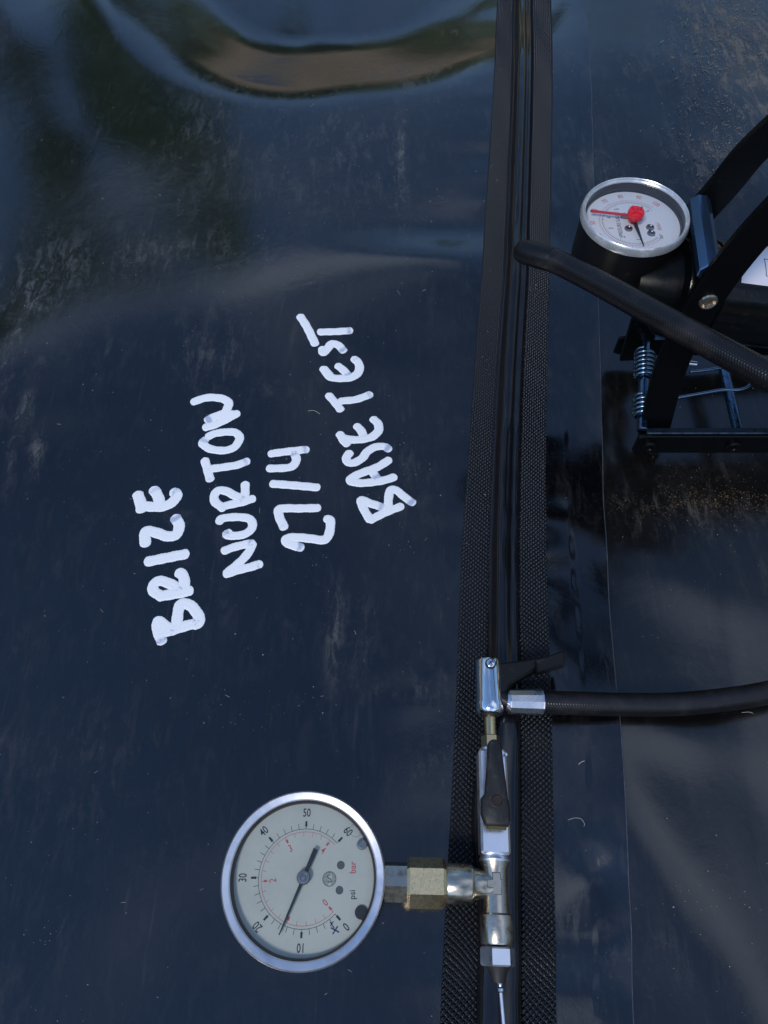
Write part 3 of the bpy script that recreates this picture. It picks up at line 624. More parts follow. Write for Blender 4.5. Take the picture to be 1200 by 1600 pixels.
# ---------------------------------------------------------------- test gauge with its tee and valve
FZ = 15.5
face = U(473.5, 1370.5, 29)
asm = thing('test_gauge', (U(772, 1380)[0], U(772, 1380)[1], 0), 'round white pressure gauge with steel rim, joined by brass tee and valve to the seam', 'pressure gauge')
def left_gauge():
    loc = Local(face, n=(.02, -.02, 1))
    RO = 32.3
    case = MB(); V, F = g_lathe([(24, -24), (27.5, -22.5), (28.5, -20), (28.5, -6), (29.5, -5.6), (29.5, -5.4)], loc.O, loc.n, 72, close=False); case.add(V, F)
    co = case.build('gauge_case', M_case, asm)
    # bezel ring: profile
    V, F = g_lathe([(29.4, -8), (31.9, -7.6), (RO, -6.6), (RO, -1.5), (RO - .25, -.7), (RO - .8, -.25), (29.4, -.75), (28.9, -.95), (28.6, -1.5)], loc.O, loc.n, 128, close=False)
    mk('bezel', V, F, M_bezel, asm, sharp=40)
    V, F = g_lathe([(28.6, -1.5), (28.0, -2.2), (27.7, -5.2)], loc.O, loc.n, 96, close=False); mk('inner_ring', V, F, M_inner, asm)
    dz = -5.0
    V, F = g_disc(27.8, 0, 0, dz, 96); dial = mk('dial', loc(V), F, M_dial, asm, smooth=False)
    z = dz + .05
    K = MB()
    r1 = 18.0
    K.add(*g_arc(r1, .18, ang(0, 30, 4.5), ang(60, 30, 4.5), z, 120))
    for v in range(0, 61):
        if v % 2: continue
        a = ang(v, 30, 4.5); c, s = math.cos(a), math.sin(a)
        if v % 10 == 0:
            K.add(*g_quad(r1 * c, r1 * s, (r1 + 1.2) * c, (r1 + 1.2) * s, .18, z))
            K.add(*g_quad((r1 + .9) * c, (r1 + .9) * s, (r1 + 3.0) * c, (r1 + 3.0) * s, .95, z + .01, .75))
        else: K.add(*g_quad(r1 * c, r1 * s, (r1 + 2.1) * c, (r1 + 2.1) * s, .20, z))
    for v in range(0, 61, 10):
        a = ang(v, 30, 4.5); rr = 24.1; K.add(*g_text(str(v), 4.5, rr * math.cos(a), rr * math.sin(a), a - math.pi / 2, .72, z, off=.05))
    K.add(*g_text('psi', 3.3, 19.4, -6.0, math.pi / 2, .95, z, off=.03))
    K = MB() if False else K
    mk('psi_scale', loc(np.concatenate(K.V)), K.F, M_ink, dial, smooth=False)
    Q = MB(); r2 = 16.9
    Q.add(*g_arc(r2, .16, ang(0, 30, 4.5), ang(60, 30, 4.5), z, 120))
    for k in range(0, 21):
        v = k * .2 * 14.5038; a = ang(v, 30, 4.5); c, s = math.cos(a), math.sin(a)
        if k % 5 == 0:
            Q.add(*g_quad(r2 * c, r2 * s, (r2 - 2.4) * c, (r2 - 2.4) * s, .18, z)); Q.add(*g_quad((r2 - 1.0) * c, (r2 - 1.0) * s, (r2 - 2.4) * c, (r2 - 2.4) * s, .95, z + .01, .7))
        else: Q.add(*g_quad(r2 * c, r2 * s, (r2 - 1.7) * c, (r2 - 1.7) * s, .15, z))
    for b in (0, 1, 2, 3, 4):
        if b == 1: continue
        a = ang(b * 14.5038, 30, 4.5); rr = 12.2; Q.add(*g_text(str(b), 3.9, rr * math.cos(a), rr * math.sin(a), a - math.pi / 2, .75, z, off=.04))
    Q.add(*g_text('bar', 3.6, 19.4, 3.7, math.pi / 2, .95, z, off=.03))
    mk('bar_scale', loc(np.concatenate(Q.V)), Q.F, M_red, dial, smooth=False)
    D = MB(); D.add(*g_disc(1.6, 14.5, 4.6, z, 24)); D.add(*g_disc(1.55, 14.2, -4.4, z, 24))
    # small round emblem with a wavy line across a hatched disc
    D.add(*g_disc(2.75, 10.1, -.4, z, 40, 2.45))
    for k in range(-5, 6):
        y = k * .46; w = math.sqrt(max(0, 2.4 ** 2 - y * y))
        if w > .3 : D.add(*g_quad(10.1 - w, -.4 + y, 10.1 - w * .15 - .35 * math.sin(k * .9), -.4 + y, .2, z)); D.add(*g_quad(10.1 + w * .35 + .3 * math.sin(k * .9), -.4 + y, 10.1 + w, -.4 + y, .2, z))
    D.add(*g_text('S', 4.2, 10.1, -.4, .2, .9, z + .02))
    D.add(*g_disc(.0001 + 2.2, 12.2, -.4, z - 10, 6))
    mk('dial_marks', loc(np.concatenate(D.V)), D.F, M_grey, dial, smooth=False)
    B = MB(); B.add(*g_quad(11.2, -17.4, 14.5, -19.0, .55, z)); B.add(*g_quad(12.0, -19.6, 13.9, -16.9, .55, z)); B.add(*g_quad(10.9, -15.6, 12.6, -17.6, .4, z)); B.add(*g_quad(11.0, -16.9, 12.2, -15.2, .35, z))
    mk('blue_cross_mark', loc(np.concatenate(B.V)), B.F, M_blue, dial, smooth=False)
    # dark plug of the rim bottom and the filler plug with its bubble
    G = MB(); V, F = g_disc(2.5, 22.9, -12.2, z + .6, 28); V = np.array(V); G.add(V, F)
    V, F = g_disc(1.7, 24.5, -13.9, z + .62, 28); G.add(V, F)
    mk('rim_stop', loc(np.concatenate(G.V)), G.F, M_ink, asm, smooth=False)
    V, F = g_lathe([(1.0, 0), (1.9, .1), (2.1, .5), (1.9, 1.1), (1.2, 1.2), (1.1, .7), (.5, .7)], loc(np.array([[22.9, 12.2, z + .1]]))[0], loc.n, 28)
    mk('filler_plug', V, F, M_case, asm)
    V, F = g_tube([(20.4 + 2.5 * math.cos(a), 17.4 + 2.5 * math.sin(a), z + 2.2) for a in np.linspace(0, 2 * math.pi, 25)], .16, 6, .4, caps=False)
    mk('air_bubble', loc(V), F, M_lens, asm)
    # pointer
    a = ang(15.1, 30, 4.5); c, s = math.cos(a), math.sin(a)
    P = [(-11.4, -1.0), (-11.2, .95), (-2, .75), (2, .6), (14, .42), (21.6, .2), (21.6, -.2), (14, -.42), (2, -.6), (-2, -.75)]
    V, F = g_prism([(x * c - y * s, x * s + y * c) for x, y in P], (0, 0, 0), (1, 0, 0), (0, 1, 0), z + 1.6, z + 2.0, .08)
    nd = mk('pointer', loc(V), F, M_needle, asm, sharp=30)
    V, F = g_lathe([(2.7, 1.2), (2.7, 2.2), (2.3, 2.7), (1.5, 2.75), (1.35, 2.4), (.9, 2.4), (.75, 2.7), (.2, 2.75)], loc(np.array([[0, 0, z]]))[0], loc.n, 32)
    mk('pointer_hub', V, F, M_case, nd)
    V, F = g_lathe([(28.3, -1.9), (15, -1.75), (.3, -1.7)], loc.O, loc.n, 64, close=False); mk('glass', V, F, M_glass, asm)
left_gauge()

def fittings():
    T = U(774, 1382, FZ); d = unit(U(763, 1045, FZ + 3) - U(776, 1490, FZ)); d[2] = 0; d = unit(d)   # up the picture
    g = np.array([face[0], face[1], 0]) - T; g[2] = 0; g = unit(g)                                  # towards the gauge
    px = 1 / 3.93
    def along(A, B): return T + d * A, T + d * B
    # --- branch towards the gauge
    def br(A, B): return T + g * A, T + g * B
    m = MB(); m.add(*g_lathe([(5.2, 34), (5.2, 47)], T, g, 24)); m.add(*g_hex(*br(35.0, 45.5), 7.8, .7, phase=.26)); m.build('gauge_stem', M_nickel, asm, sharp=20)
    m = MB(); m.add(*g_hex(*br(20.3, 36.0), 9.5, 1.2, phase=0)); m.build('hex_nut', M_hexbrass, asm, sharp=20)
    m = MB(); m.add(*g_lathe([(6.6, 9.0), (7.3, 9.5), (7.6, 10.2), (7.6, 19.6), (7.2, 20.3)], T, g, 40)); m.build('branch_collar', M_nickel, asm)
    m = MB(); m.add(*g_lathe([(5.2, 0), (5.3, 5), (5.9, 8.2), (6.6, 9.2)], T, g, 32))
    m.add(*g_lathe([(5.3, -12), (5.0, -8), (4.9, 0), (5.1, 5.5), (6.2, 8.6)], T, d, 32))
    tee = m.build('tee_body', M_nickel, asm)
    # raised cross on the tee
    w = 1.7; q = 4.1
    P = [(-w, -q), (w, -q), (w, -w + .2), (w + .2, -w), (w + .5, w), (w, w), (w, q), (-w, q), (-w, w), (-q, w - .4), (-q, -w + .4), (-w, -w)]
    m = MB(); m.add(*g_prism(P, T + np.array([0, 0, 4.1]), (1, 0, 0), (0, 1, 0), 0, 1.35, .3)); m.build('raised_cross', M_nickel, tee, sharp=25)
    # --- lower run
    m = MB(); m.add(*g_lathe([(5.6, -10.4), (6.5, -11.1), (6.6, -12), (6.6, -20.6), (6.2, -21.3)], T, d, 40)); m.build('lower_collar', M_nickel, asm)
    m = MB(); m.add(*g_hex(*along(-28.6, -22.0), 6.9, .6, phase=.1)); m.build('hex_bush', M_alu, asm, sharp=20)
    m = MB(); m.add(*g_lathe([(5.0, -28.4), (3.6, -30.5), (2.6, -34)], T, d, 24)); m.build('bush_nose', M_bore, asm)
    zf = np.array([0, 0, -2.])
    A = T + d * -33.2 + zf
    nd = unit(U(787, 1600, 11) - U(780, 1520, 11)) 
    m = MB(); m.add(*g_lathe([(.6, 0), (1.1, .3), (1.2, 1.2), (.8, 1.8), (.8, 2.2), (1.3, 2.7), (1.3, 3.6), (.7, 4.2)], A + np.array([.6, 0, 1]), nd, 20)); m.build('needle_collar', M_steel, asm)
    m = MB(); m.add(*g_cyl(A + np.array([.6, 0, 1]) + nd * 4, A + np.array([.6, 0, 1]) + nd * 60, .78, 14, .1)); m.build('needle', M_alu, asm)
    # --- valve above the tee
    m = MB(); m.add(*g_lathe([(6.2, 8.4), (6.4, 9.2), (5.4, 10.8), (5.0, 12.5)], T, d, 32)); m.build('valve_socket', M_alu, asm)
    ex = np.cross(d, (0, 0, 1)); ex = unit(ex)
    L0, L1 = 11.5, 52.5
    P = [(-6, L0), (-5.2, L0 - .8), (5.2, L0 - .8), (6, L0), (6.0, L1 - 1), (5.2, L1), (-5.2, L1), (-6, L1 - 1)]
    m = MB(); m.add(*g_prism(P, T, ex, d, -6, 6, .9)); body = m.build('valve_body', M_alu, asm, sharp=25)
    # stop pins
    m = MB(); m.add(*g_cyl(T + ex * 5.4 + d * 50 + np.array([0, 0, 5]), T + ex * 5.4 + d * 50 + np.array([0, 0, 8]), .8, 12)); m.build('stop_pin', M_alu, body)
    m = MB(); m.add(*g_cyl(T + ex * 5.2 + d * 23 + np.array([0, 0, 5]), T + ex * 5.2 + d * 23 + np.array([0, 0, 7.5]), .9, 12)); m.build('stop_pin', M_alu, body)
    m = MB(); m.add(*g_lathe([(4.6, 0), (4.6, 2.5), (3.4, 3.0), (3.4, 5)], T + d * 27.5 + np.array([0, 0, 6]), (0, 0, 1), 28)); m.build('valve_spindle', M_brass, asm)
    # handle: tapered grip
    hd = unit(d + ex * .02)
    P = []
    for a in np.linspace(math.pi * .02, math.pi * .98, 9): P.append((3.0 * math.cos(a), 52.2 + 3.0 * math.sin(a)))
    P += [(-3.2, 47), (-4.3, 37), (-4.7, 33), (-6.4, 31), (-6.5, 25), (-5.6, 22.5), (-4.6, 20.6), (4.6, 20.6), (5.4, 22.5), (5.5, 27), (4.9, 31), (4.2, 38), (3.4, 47)]
    m = MB(); m.add(*g_prism(P, T + np.array([0, 0, 9.0]), ex, d, 0, 4.2, 1.1)); hn = m.build('valve_handle', M_lever, asm, sharp=50)
    m = MB(); m.add(*g_lathe([(2.3, 0), (2.5, .2), (2.1, .4), (1.8, .15), (.3, .1)], T + d * 30 + np.array([0, 0, 13.15]), (0, 0, 1), 28)); m.build('handle_screw', mat('rusty_screw', (.022, .012, .008), .6, .2), hn)
    P = [(-3.9, 19.4), (3.7, 19.4), (4.6, 23), (-4.6, 23)]
    m = MB(); m.add(*g_prism(P, T + np.array([0, 0, 8.0]), ex, d, 0, 3.4, .5)); m.build('handle_bracket', mat('dull_olive_brass', (.16, .13, .05), .4, .8), hn, sharp=25)
    # brass tail above the valve
    m = MB(); m.add(*g_lathe([(4.4, 51.8), (5.0, 52.3), (5.0, 53.8), (4.2, 54.4)], T, d, 32)); m.build('valve_end_ring', M_alu, asm)
    m = MB(); m.add(*g_hex(*along(54, 59.5), 4.2, .4)); m.build('stem_hex', M_brass, asm, sharp=20)
    m = MB(); m.add(*g_lathe([(2.7, 59), (2.7, 72)], T, d, 28)); m.build('brass_stem', M_brass, asm)
    return T, d, ex
T0, DIR, EXX = fittings()

# ---------------------------------------------------------------- braided hoses
def braid(r, nb=14, pitch=9.0, amp=.34):
    def f(s, L, th):
        a = np.sin(th * nb / 2 + s * math.pi / 1.25); b = np.sin(th * nb / 2 - s * math.pi / 1.25)
        k = min(1, s / 1.2, (L - s) / 1.2) if L > 3 else 1
        return r * (.86 + .14 * math.sqrt(max(0, min(1, k)))) + amp * (np.maximum(np.abs(a), np.abs(b)) ** 2 - .6)
    return f
hz = 14.0
hose = thing('inflation_hose', (U(1000, 1100)[0], U(1000, 1100)[1], 0), 'black braided hose with chromed clip-on chuck fastened to the valve', 'air hose')
def chuck_hose():
    A = U(843, 1097, hz + 1)
    P = [A, U(900, 1099, hz), U(980, 1101, hz - 2), U(1060, 1100, hz - 3), U(1140, 1092, hz - 3), U(1210, 1080, hz - 3), U(1330, 1050, hz - 5), U(1430, 1015, 7)]
    P = [np.array(p) for p in P]
    V, F = g_tube(P, 5.15, 72, .25, rf=braid(5.15, 16, 9)); mk('braided_hose', V, F, M_hose, hose, sharp=0)
    # ferrule: cast, slightly flattened flats
    B = U(792, 1096, hz + 2.5); dd = unit(A - B); L = np.linalg.norm(A - B)
    V, F = g_lathe([(3.8, -1.0), (4.9, 0), (5.5, 1.0), (5.7, L * .5), (5.9, L), (6.1, L + .8), (5.6, L + 1.2), (5.2, L + .6)], B, dd, 12, phase=.26)
    mk('ferrule', V, F, M_zinc, hose, sharp=24)
    C0 = T0 + DIR * 68.5 + np.array([0, 0, 1.2]); axis = unit(DIR)
    Lc = 25.0
    V, F = g_lathe([(3.6, 0), (5.2, .2), (6.0, 1.0), (6.35, 2.2), (6.35, 5), (6.15, 6.2), (6.1, Lc - 1.2), (5.7, Lc - .3), (4.8, Lc)], C0, axis, 48)
    ch = mk('chuck_body', V, F, M_chrome, hose)
    m = MB(); m.add(*g_lathe([(3.9, 0), (3.9, .5), (3.7, .7)], C0 - axis * .6, axis, 32)); m.build('chuck_washer', M_bore, ch)
    S = C0 + axis * (Lc - 3.3) + np.array([.2, 0, 5.2])
    m = MB(); m.add(*g_lathe([(2.5, 0), (2.5, 1.1), (2.1, 1.7), (.3, 2.0)], S, (0, 0, 1), 28)); m.build('screw_ring', M_bore, ch)
    m = MB(); m.add(*g_lathe([(1.9, 1.0), (1.9, 1.9), (1.5, 2.2), (.2, 2.3)], S, (0, 0, 1), 24)); sc = m.build('cross_head_screw', M_chrome, ch)
    m = MB(); m.add(*g_prism([(-1.2, -.22), (1.2, -.22), (1.2, .22), (-1.2, .22)], S + np.array([0, 0, 2.22]), (1, .6, 0), (-.6, 1, 0), 0, .1, .02))
    m.add(*g_prism([(-.22, -1.2), (.22, -1.2), (.22, 1.2), (-.22, 1.2)], S + np.array([0, 0, 2.235]), (1, .6, 0), (-.6, 1, 0), 0, .1, .02)); m.build('screw_slot', M_bore, sc)
    # side neck into the ferrule and the black lever body
    ez = np.array([0, 0, 1.])
    m = MB(); m.add(*g_cyl(C0 + axis * 9 + EXX * 3, B + dd * 1.0, 4.4, 24)); m.build('side_neck', M_blackpl, hose)
    zc = C0[2]
    def PP(x, y, z): p = U(x, y, z); return p[:2]
    zt = zc + 4
    q = [PP(768, 1047, zt), PP(775, 1036, zt), PP(800, 1033, zt), PP(848, 1026, zt), PP(850, 1034, zt), PP(836, 1046, zt), PP(812, 1060, zt), PP(796, 1070, zt), PP(786, 1090, zt), PP(780, 1080, zt)]
    m = MB(); m.add(*g_prism(q[::-1] if False else q, (0, 0, zc - 5), (1, 0, 0), (0, 1, 0), 0, 9.0, 1.0)); lv = m.build('lever_body', M_blackpl, hose, sharp=40)
    zt = zc + 7
    q = [PP(838, 1030, zt), PP(882, 1015, zt), PP(884, 1036, zt), PP(866, 1041, zt), PP(840, 1049, zt)]
    m = MB(); m.add(*g_prism(q, (0, 0, zc - 1), (1, 0, 0), (0, 1, 0), 0, 7.5, .7))
    lt = m.build('lever_tab', M_blackpl, lv, sharp=40)
chuck_hose()

hose2 = thing('pump_hose', (U(1000, 480)[0], U(1000, 480)[1], 0), 'black braided hose crossing in front of the foot pump gauge, rounded end over the seam', 'air hose')
def upper_hose():
    def hp(x, y, z): return U(x, y, z)
    P = [hp(818, 393, 100), hp(860, 405, 104), hp(920, 434, 110), hp(1000, 478, 118), hp(1080, 522, 126), hp(1160, 566, 132), hp(1230, 602, 136), hp(1330, 645, 138)]
    base_ = braid(5.4, 16, 9)
    V, F = g_tube(P, 5.4, 72, .25, rf=base_); mk('braided_hose', V, F, M_hose, hose2, sharp=0)
    a = unit(P[1] - P[0]); V, F = g_lathe([(.3, -4.4), (2.6, -4.0), (4.6, -2.6), (5.5, -.4), (5.75, 2), (5.75, 16), (5.4, 17)], P[0], a, 40, close=False)
    mk('rubber_end', V, F, M_blackpl, hose2)
upper_hose()

# ---------------------------------------------------------------- foot pump
YN, YF = 250., 305.
pump = thing('foot_pump', (165, 278, 0), 'black steel foot pump with barrel, raised side arms and a small white gauge', 'foot pump')
def flatbar(P, w, Y, t):
    """plate in the upright plane y = Y along the points (x, z)"""
    C = catmull(np.array(P, float), 4.0); T = np.gradient(C, axis=0); T /= np.linalg.norm(T, axis=1, keepdims=True); N = np.stack([-T[:, 1], T[:, 0]], 1)
    A = C + N * w / 2; B = C - N * w / 2; out = list(A) + list(B[::-1])
    return g_prism(out, (0, Y + t / 2, 0), (1, 0, 0), (0, 0, 1), 0, t, .5)      # ex x ey = -Y
def xz(px, py, Y): p = UY(px, py, Y); return (p[0], p[2])
def foot_pump():
    # base frame: near and far angle rails, cross rods
    x0 = 139.; x1 = 330.
    for Y, s in ((YN - 8, 1), (YF + 8, -1)):
        m = MB(); m.add(*g_prism([(x0, 3), (x0 + 6, 1), (x1, 1), (x1, 17), (x0 + 4, 17), (x0, 16)], (0, Y + 1, 0), (1, 0, 0), (0, 0, 1), 0, 2.2, .5))
        rail = m.build('base_rail', M_armpaint, pump, sharp=30)
        m = MB(); m.add(*g_prism([(x0 + 4, 0), (x1, 0), (x1, 3.8 * s), (x0 + 4, 3.8 * s)], (0, Y, 17), (1, 0, 0), (0, 1, 0), 0, 1.6, .4)); m.build('rail_flange', mat('dark_worn_steel', (.05, .08, .12), .35, .9, rvar=(.12, 250), var=((.015, .02, .025), 250, .45, .7)), rail, sharp=30)
        if s == 1:
            for bx in (146.5, 193.):
                m = MB(); m.add(*g_lathe([(4.2, 0), (4.2, 1.6), (3.4, 2.4), (2.0, 2.6), (1.6, 1.8), (.3, 1.8)], (bx, Y - 1.0, 9), (0, -1, 0), 20)); m.build('rail_bolt', M_armpaint, rail)
    m = MB(); m.add(*g_cyl((195, YN - 8, 14), (197.5, YF + 8, 14), 2.9, 20)); m.build('cross_rod', M_bluerod, pump)
    m = MB(); m.add(*g_cyl((141, YN - 6, 18), (152, YF + 4, 22), 3.1, 20)); m.build('axle', M_bluerod, pump)
    # torsion springs on the axle
    A = np.array((141, YN - 6, 18.)); B = np.array((152, YF + 4, 22.)); ax = unit(B - A); a, b, _ = frame(ax)
    def coil(s0, turns, pitch, r):
        return [A + ax * (s0 + pitch * t / (2 * math.pi)) + r * (a * math.cos(t) + b * math.sin(t)) for t in np.linspace(0, turns * 2 * math.pi, int(turns * 16))]
    V, F = g_tube(coil(35, 6.2, 3.0, 5.2), .95, 10, .7); mk('torsion_spring', V, F, M_spring, pump, sharp=0)
    V, F = g_tube(coil(9, 4.2, 3.0, 5.2), .95, 10, .7); mk('torsion_spring', V, F, M_spring, pump, sharp=0)
    z = 26
    V, F = g_tube([U(1078, 581, z), U(1105, 578, z), U(1135, 574, z), U(1160, 580, z), U(1172, 592, z), U(1170, 603, z), U(1155, 609, z), U(1130, 609, z), U(1095, 615, z), U(1050, 623, z), U(1020, 628, z)], .95, 10, .7)
    mk('spring_wire', V, F, M_spring, pump, sharp=0)
    m = MB(); m.add(*g_cyl(U(1063, 566, 42), U(1089, 569, 42), 1.5, 14)); m.build('locking_pin', M_steel, pump)
    # near side arm, bent at the rivet
    near = [xz(1018, 690, YN), xz(1040, 600, YN), xz(1062, 540, YN), xz(1104, 466, YN), xz(1150, 402, YN), xz(1200, 345, YN), xz(1260, 285, YN), xz(1330, 225, YN)]
    m = MB(); m.add(*flatbar(near, 16.2, YN, 3.0)); arm = m.build('side_arm', M_armpaint, pump, sharp=30)
    m = MB(); m.add(*g_lathe([(4.0, 0), (4.2, .7), (3.9, 1.5), (3.1, 1.7), (2.7, .6), (2.5, .1), (.3, .05)], (xz(1105, 466, YN)[0], YN - 1.5, xz(1105, 466, YN)[1]), (0, -1, 0), 32)); m.build('rivet', M_nickel, arm)
    # far side arm
    far = [(149, 6), (146, 50), (146, 92), (150, 108), xz(1130, 292, YF), xz(1165, 248, YF), xz(1200, 213, YF), xz(1260, 160, YF), xz(1330, 110, YF)]
    m = MB(); m.add(*flatbar(far, 16.2, YF, 3.0)); m.build('side_arm', M_armpaint, pump, sharp=30)
    # cross bar between the arms
    a0 = np.array(UY(1106, 426, YN + 2)); b0 = np.array(UY(1090, 322, YF - 2)); a0[2] = b0[2] = 119
    a0 = U(1108, 428, 119); b0 = U(1092, 318, 119)
    m = MB(); m.add(*g_lathe([(4.6, 0), (5.1, .5), (5.1, np.linalg.norm(b0 - a0))], a0, b0 - a0, 8, phase=.39)); m.build('cross_bar', M_crossbar, pump, sharp=30)
    # barrel
    C0 = np.array((140., 278, 90)); ax = unit((1, 0, -.16))
    V, F = g_lathe([(18, -4), (23.2, -3), (24.2, -1), (24.2, 9), (22.8, 10), (22.8, 14), (23.6, 15), (23.6, 170), (20, 172)], C0, ax, 72); br = mk('barrel', V, F, M_pumppaint, pump)
    # head cap with shoulder, behind the cross bar
    V, F = g_lathe([(8, -24), (12, -22), (15.5, -14), (18.5, -4)], C0, ax, 48); hc = mk('barrel_head', V, F, M_armpaint, pump)
    # sticker on the barrel
    a, b, dd = frame(ax); V = []; F = []; n, k = 24, 14
    for i in range(k):
        s = 21 + 70 * i / (k - 1)
        for j in range(n):
            t = R(25 + 100 * j / (n - 1)); sh = 6 * (j / (n - 1)) if i == 0 else 0
            V.append(C0 + dd * (s + sh * 0) + 23.75 * (a * math.cos(t) + b * math.sin(t)))
    F = [(i * n + j, i * n + j + 1, (i + 1) * n + j + 1, (i + 1) * n + j) for i in range(k - 1) for j in range(n - 1)]
    st = mk('sticker', V, F, M_label, br)
    def onb(s, t, r=23.85): return C0 + dd * s + r * (a * math.cos(R(t)) + b * math.sin(R(t)))
    return C0, dd, onb, st
C0, BD, onb, sticker = foot_pump()

def pump_gauge():
    loc = Local(U(994.5, 331, 120), n=(0, 0, 1)); n = loc.n
    V, F = g_lathe([(20, -30), (23.4, -29), (24.2, -27), (24.2, -6), (24.6, -4)], loc.O, n, 80, close=False)
    g = mk('gauge_housing', V, F, M_blackpl, pump)
    V, F = g_lathe([(24.6, -4.4), (25.1, -4.2), (25.2, -3.4), (24.9, -1.4), (24.6, -.4), (24.2, 0), (23.9, -.3), (23.8, -1.0), (23.3, -1.5), (23.0, -1.3), (22.9, -1.9)], loc.O, n, 96, close=False)
    mk('rim', V, F, mat('greyed_clear_plastic_rim', (.55, .57, .58), .24, .55, rvar=(.08, 200), var=((.85, .86, .86), 150, .5, .7)), g)
    V, F = g_lathe([(22.95, -1.8), (22.7, -4.9), (22.2, -5.2), (22.0, -6.1), (21.8, -6.5)], loc.O, n, 96, close=False); mk('inner_wall', V, F, mat('dull_inner_wall', (.05, .05, .055), .3, .3), g)
    V, F = g_lathe([(22.9, -1.6), (12, -1.3), (.3, -1.2)], loc.O, n, 64, close=False); mk('lens', V, F, M_lens, g)
    dz = -6.3
    V, F = g_disc(22.0, 0, 0, dz, 96); dial = mk('dial', loc(V), F, M_dialw, g, smooth=False); z = dz + .05
    # place of the scale: 0 at the lower right, values clockwise, 'up' to picture left
    K = MB(); per = 2.7
    K.add(*g_arc(14.2, .12, ang(0, 50, per), ang(100, 50, per), z, 90))
    for v in range(0, 71):
        vv = v * .1 * 14.5; a = ang(vv, 50, per); L = 1.2 if v % 10 == 0 else .8
        K.add(*g_quad(14.2 * math.cos(a), 14.2 * math.sin(a), (14.2 - L) * math.cos(a), (14.2 - L) * math.sin(a), .12, z))
    for b in (0, 1, 2, 3, 4, 5, 6, 7):
        a = ang(b * 14.3, 50, per); K.add(*g_text(str(b), 3.2, 11.2 * math.cos(a), 11.2 * math.sin(a), math.pi / 2 if b not in (0, 7) else a - math.pi / 2, .8, z))
    K.add(*g_text('PRESSURE GAUGE', 2.7, -6.6, -.6, math.pi / 2, .78, z)); K.add(*g_text('bar', 2.9, 11.6, -9.2, math.pi / 2, .8, z, shear=.25))
    mk('bar_scale', loc(np.concatenate(K.V)), K.F, M_ink, dial, smooth=False)
    Q = MB(); Q.add(*g_arc(15.3, .12, ang(0, 50, per), ang(100, 50, per), z, 90))
    for v in range(0, 101, 2):
        a = ang(v, 50, per); L = 1.2 if v % 10 == 0 else .7
        Q.add(*g_quad(15.3 * math.cos(a), 15.3 * math.sin(a), (15.3 + L) * math.cos(a), (15.3 + L) * math.sin(a), .14, z))
    for v in range(10, 101, 10):
        a = ang(v, 50, per); Q.add(*g_text(str(v), 3.5, 18.6 * math.cos(a), 18.6 * math.sin(a), a - math.pi / 2, .75, z))
    Q.add(*g_text('lbf/in\u00b2', 2.9, 11.9, -2.4, math.pi / 2, .8, z, shear=.25))
    mk('psi_scale', loc(np.concatenate(Q.V)), Q.F, M_red, dial, smooth=False)
    for (x, y) in ((7.6, -3.2), (7.4, -7.2), (-3.2, 4.5), (-2.6, -4.0)):
        V, F = g_lathe([(1.9, 0), (1.8, .5), (1.2, .7), (.9, .35), (.3, .35)], loc(np.array([[x, y, z]]))[0], n, 20); mk('dial_screw', V, F, M_case, dial)
        V, F = g_quad(x - 1.0, y, x + 1.0, y, .35, z + .75); mk('screw_slot', loc(V), F, M_ink, dial, smooth=False)
    a = R(-84); c, s = math.cos(a), math.sin(a); P = [(-1.5, -.9), (-1.5, .9), (3, .9), (17.3, .18), (17.3, -.18), (3, -.9)]
    V, F = g_prism([(x * c - y * s, x * s + y * c) for x, y in P], (0, 0, 0), (1, 0, 0), (0, 1, 0), z + 1.6, z + 2.1, .1); mk('black_needle', loc(V), F, M_needle, g)
    a = R(170); c, s = math.cos(a), math.sin(a); P = [(0, -.6), (0, .6), (16.5, .5), (20.3, .75), (20.6, .0), (20.3, -.75), (16.5, -.5)]
    V, F = g_prism([(x * c - y * s, x * s + y * c) for x, y in P][::-1], (0, 0, 0), (1, 0, 0), (0, 1, 0), z + 3.4, z + 4.4, .2); mk('red_marker_needle', loc(V), F, M_redpl, g)
    K = loc(np.array([[0, 0, z]]))[0]
    V, F = g_lathe([(1.4, .3), (1.4, 2.4), (2.6, 2.6), (3.6, 3.2), (3.8, 3.6), (3.8, 6.2), (3.5, 6.8), (.3, 7.0)], K, n, 36); kn = mk('red_knob', V, F, M_redpl, g)
    for r0 in (35, 125):
        c, s = math.cos(R(r0)), math.sin(R(r0)); V, F = g_prism([(x * c - y * s, x * s + y * c) for x, y in ((-3.2, -.5), (3.2, -.5), (3.2, .5), (-3.2, .5))], (0, 0, 0), (1, 0, 0), (0, 1, 0), z + 6.7, z + 7.8, .2)
        mk('knob_rib', loc(V), F, M_redpl, kn)
    # stub from the housing down to the barrel head
    m = MB(); m.add(*g_cyl(loc.O + np.array([0, 0, -46.]), loc.O + np.array([0, 0, -29.]), 9, 28)); m.add(*g_cyl(loc.O + np.array([0, 0, -44.]), C0 + BD * -10, 9, 28)); m.build('gauge_mount', M_armpaint, pump)
    # thin print on the sticker
    P = MB()
    def ln(s0, t0, s1, t1):
        pts = [onb(s0 + (s1 - s0) * k / 12, t0 + (t1 - t0) * k / 12) for k in range(13)]; P.add(*g_tube(pts, .16, 4, 1.0))
    ln(33, 92, 84, 92); ln(33, 114, 84, 114); ln(33, 92, 33, 114); ln(84, 92, 84, 114)
    P.build('sticker_frame', M_ink, sticker)
pump_gauge()

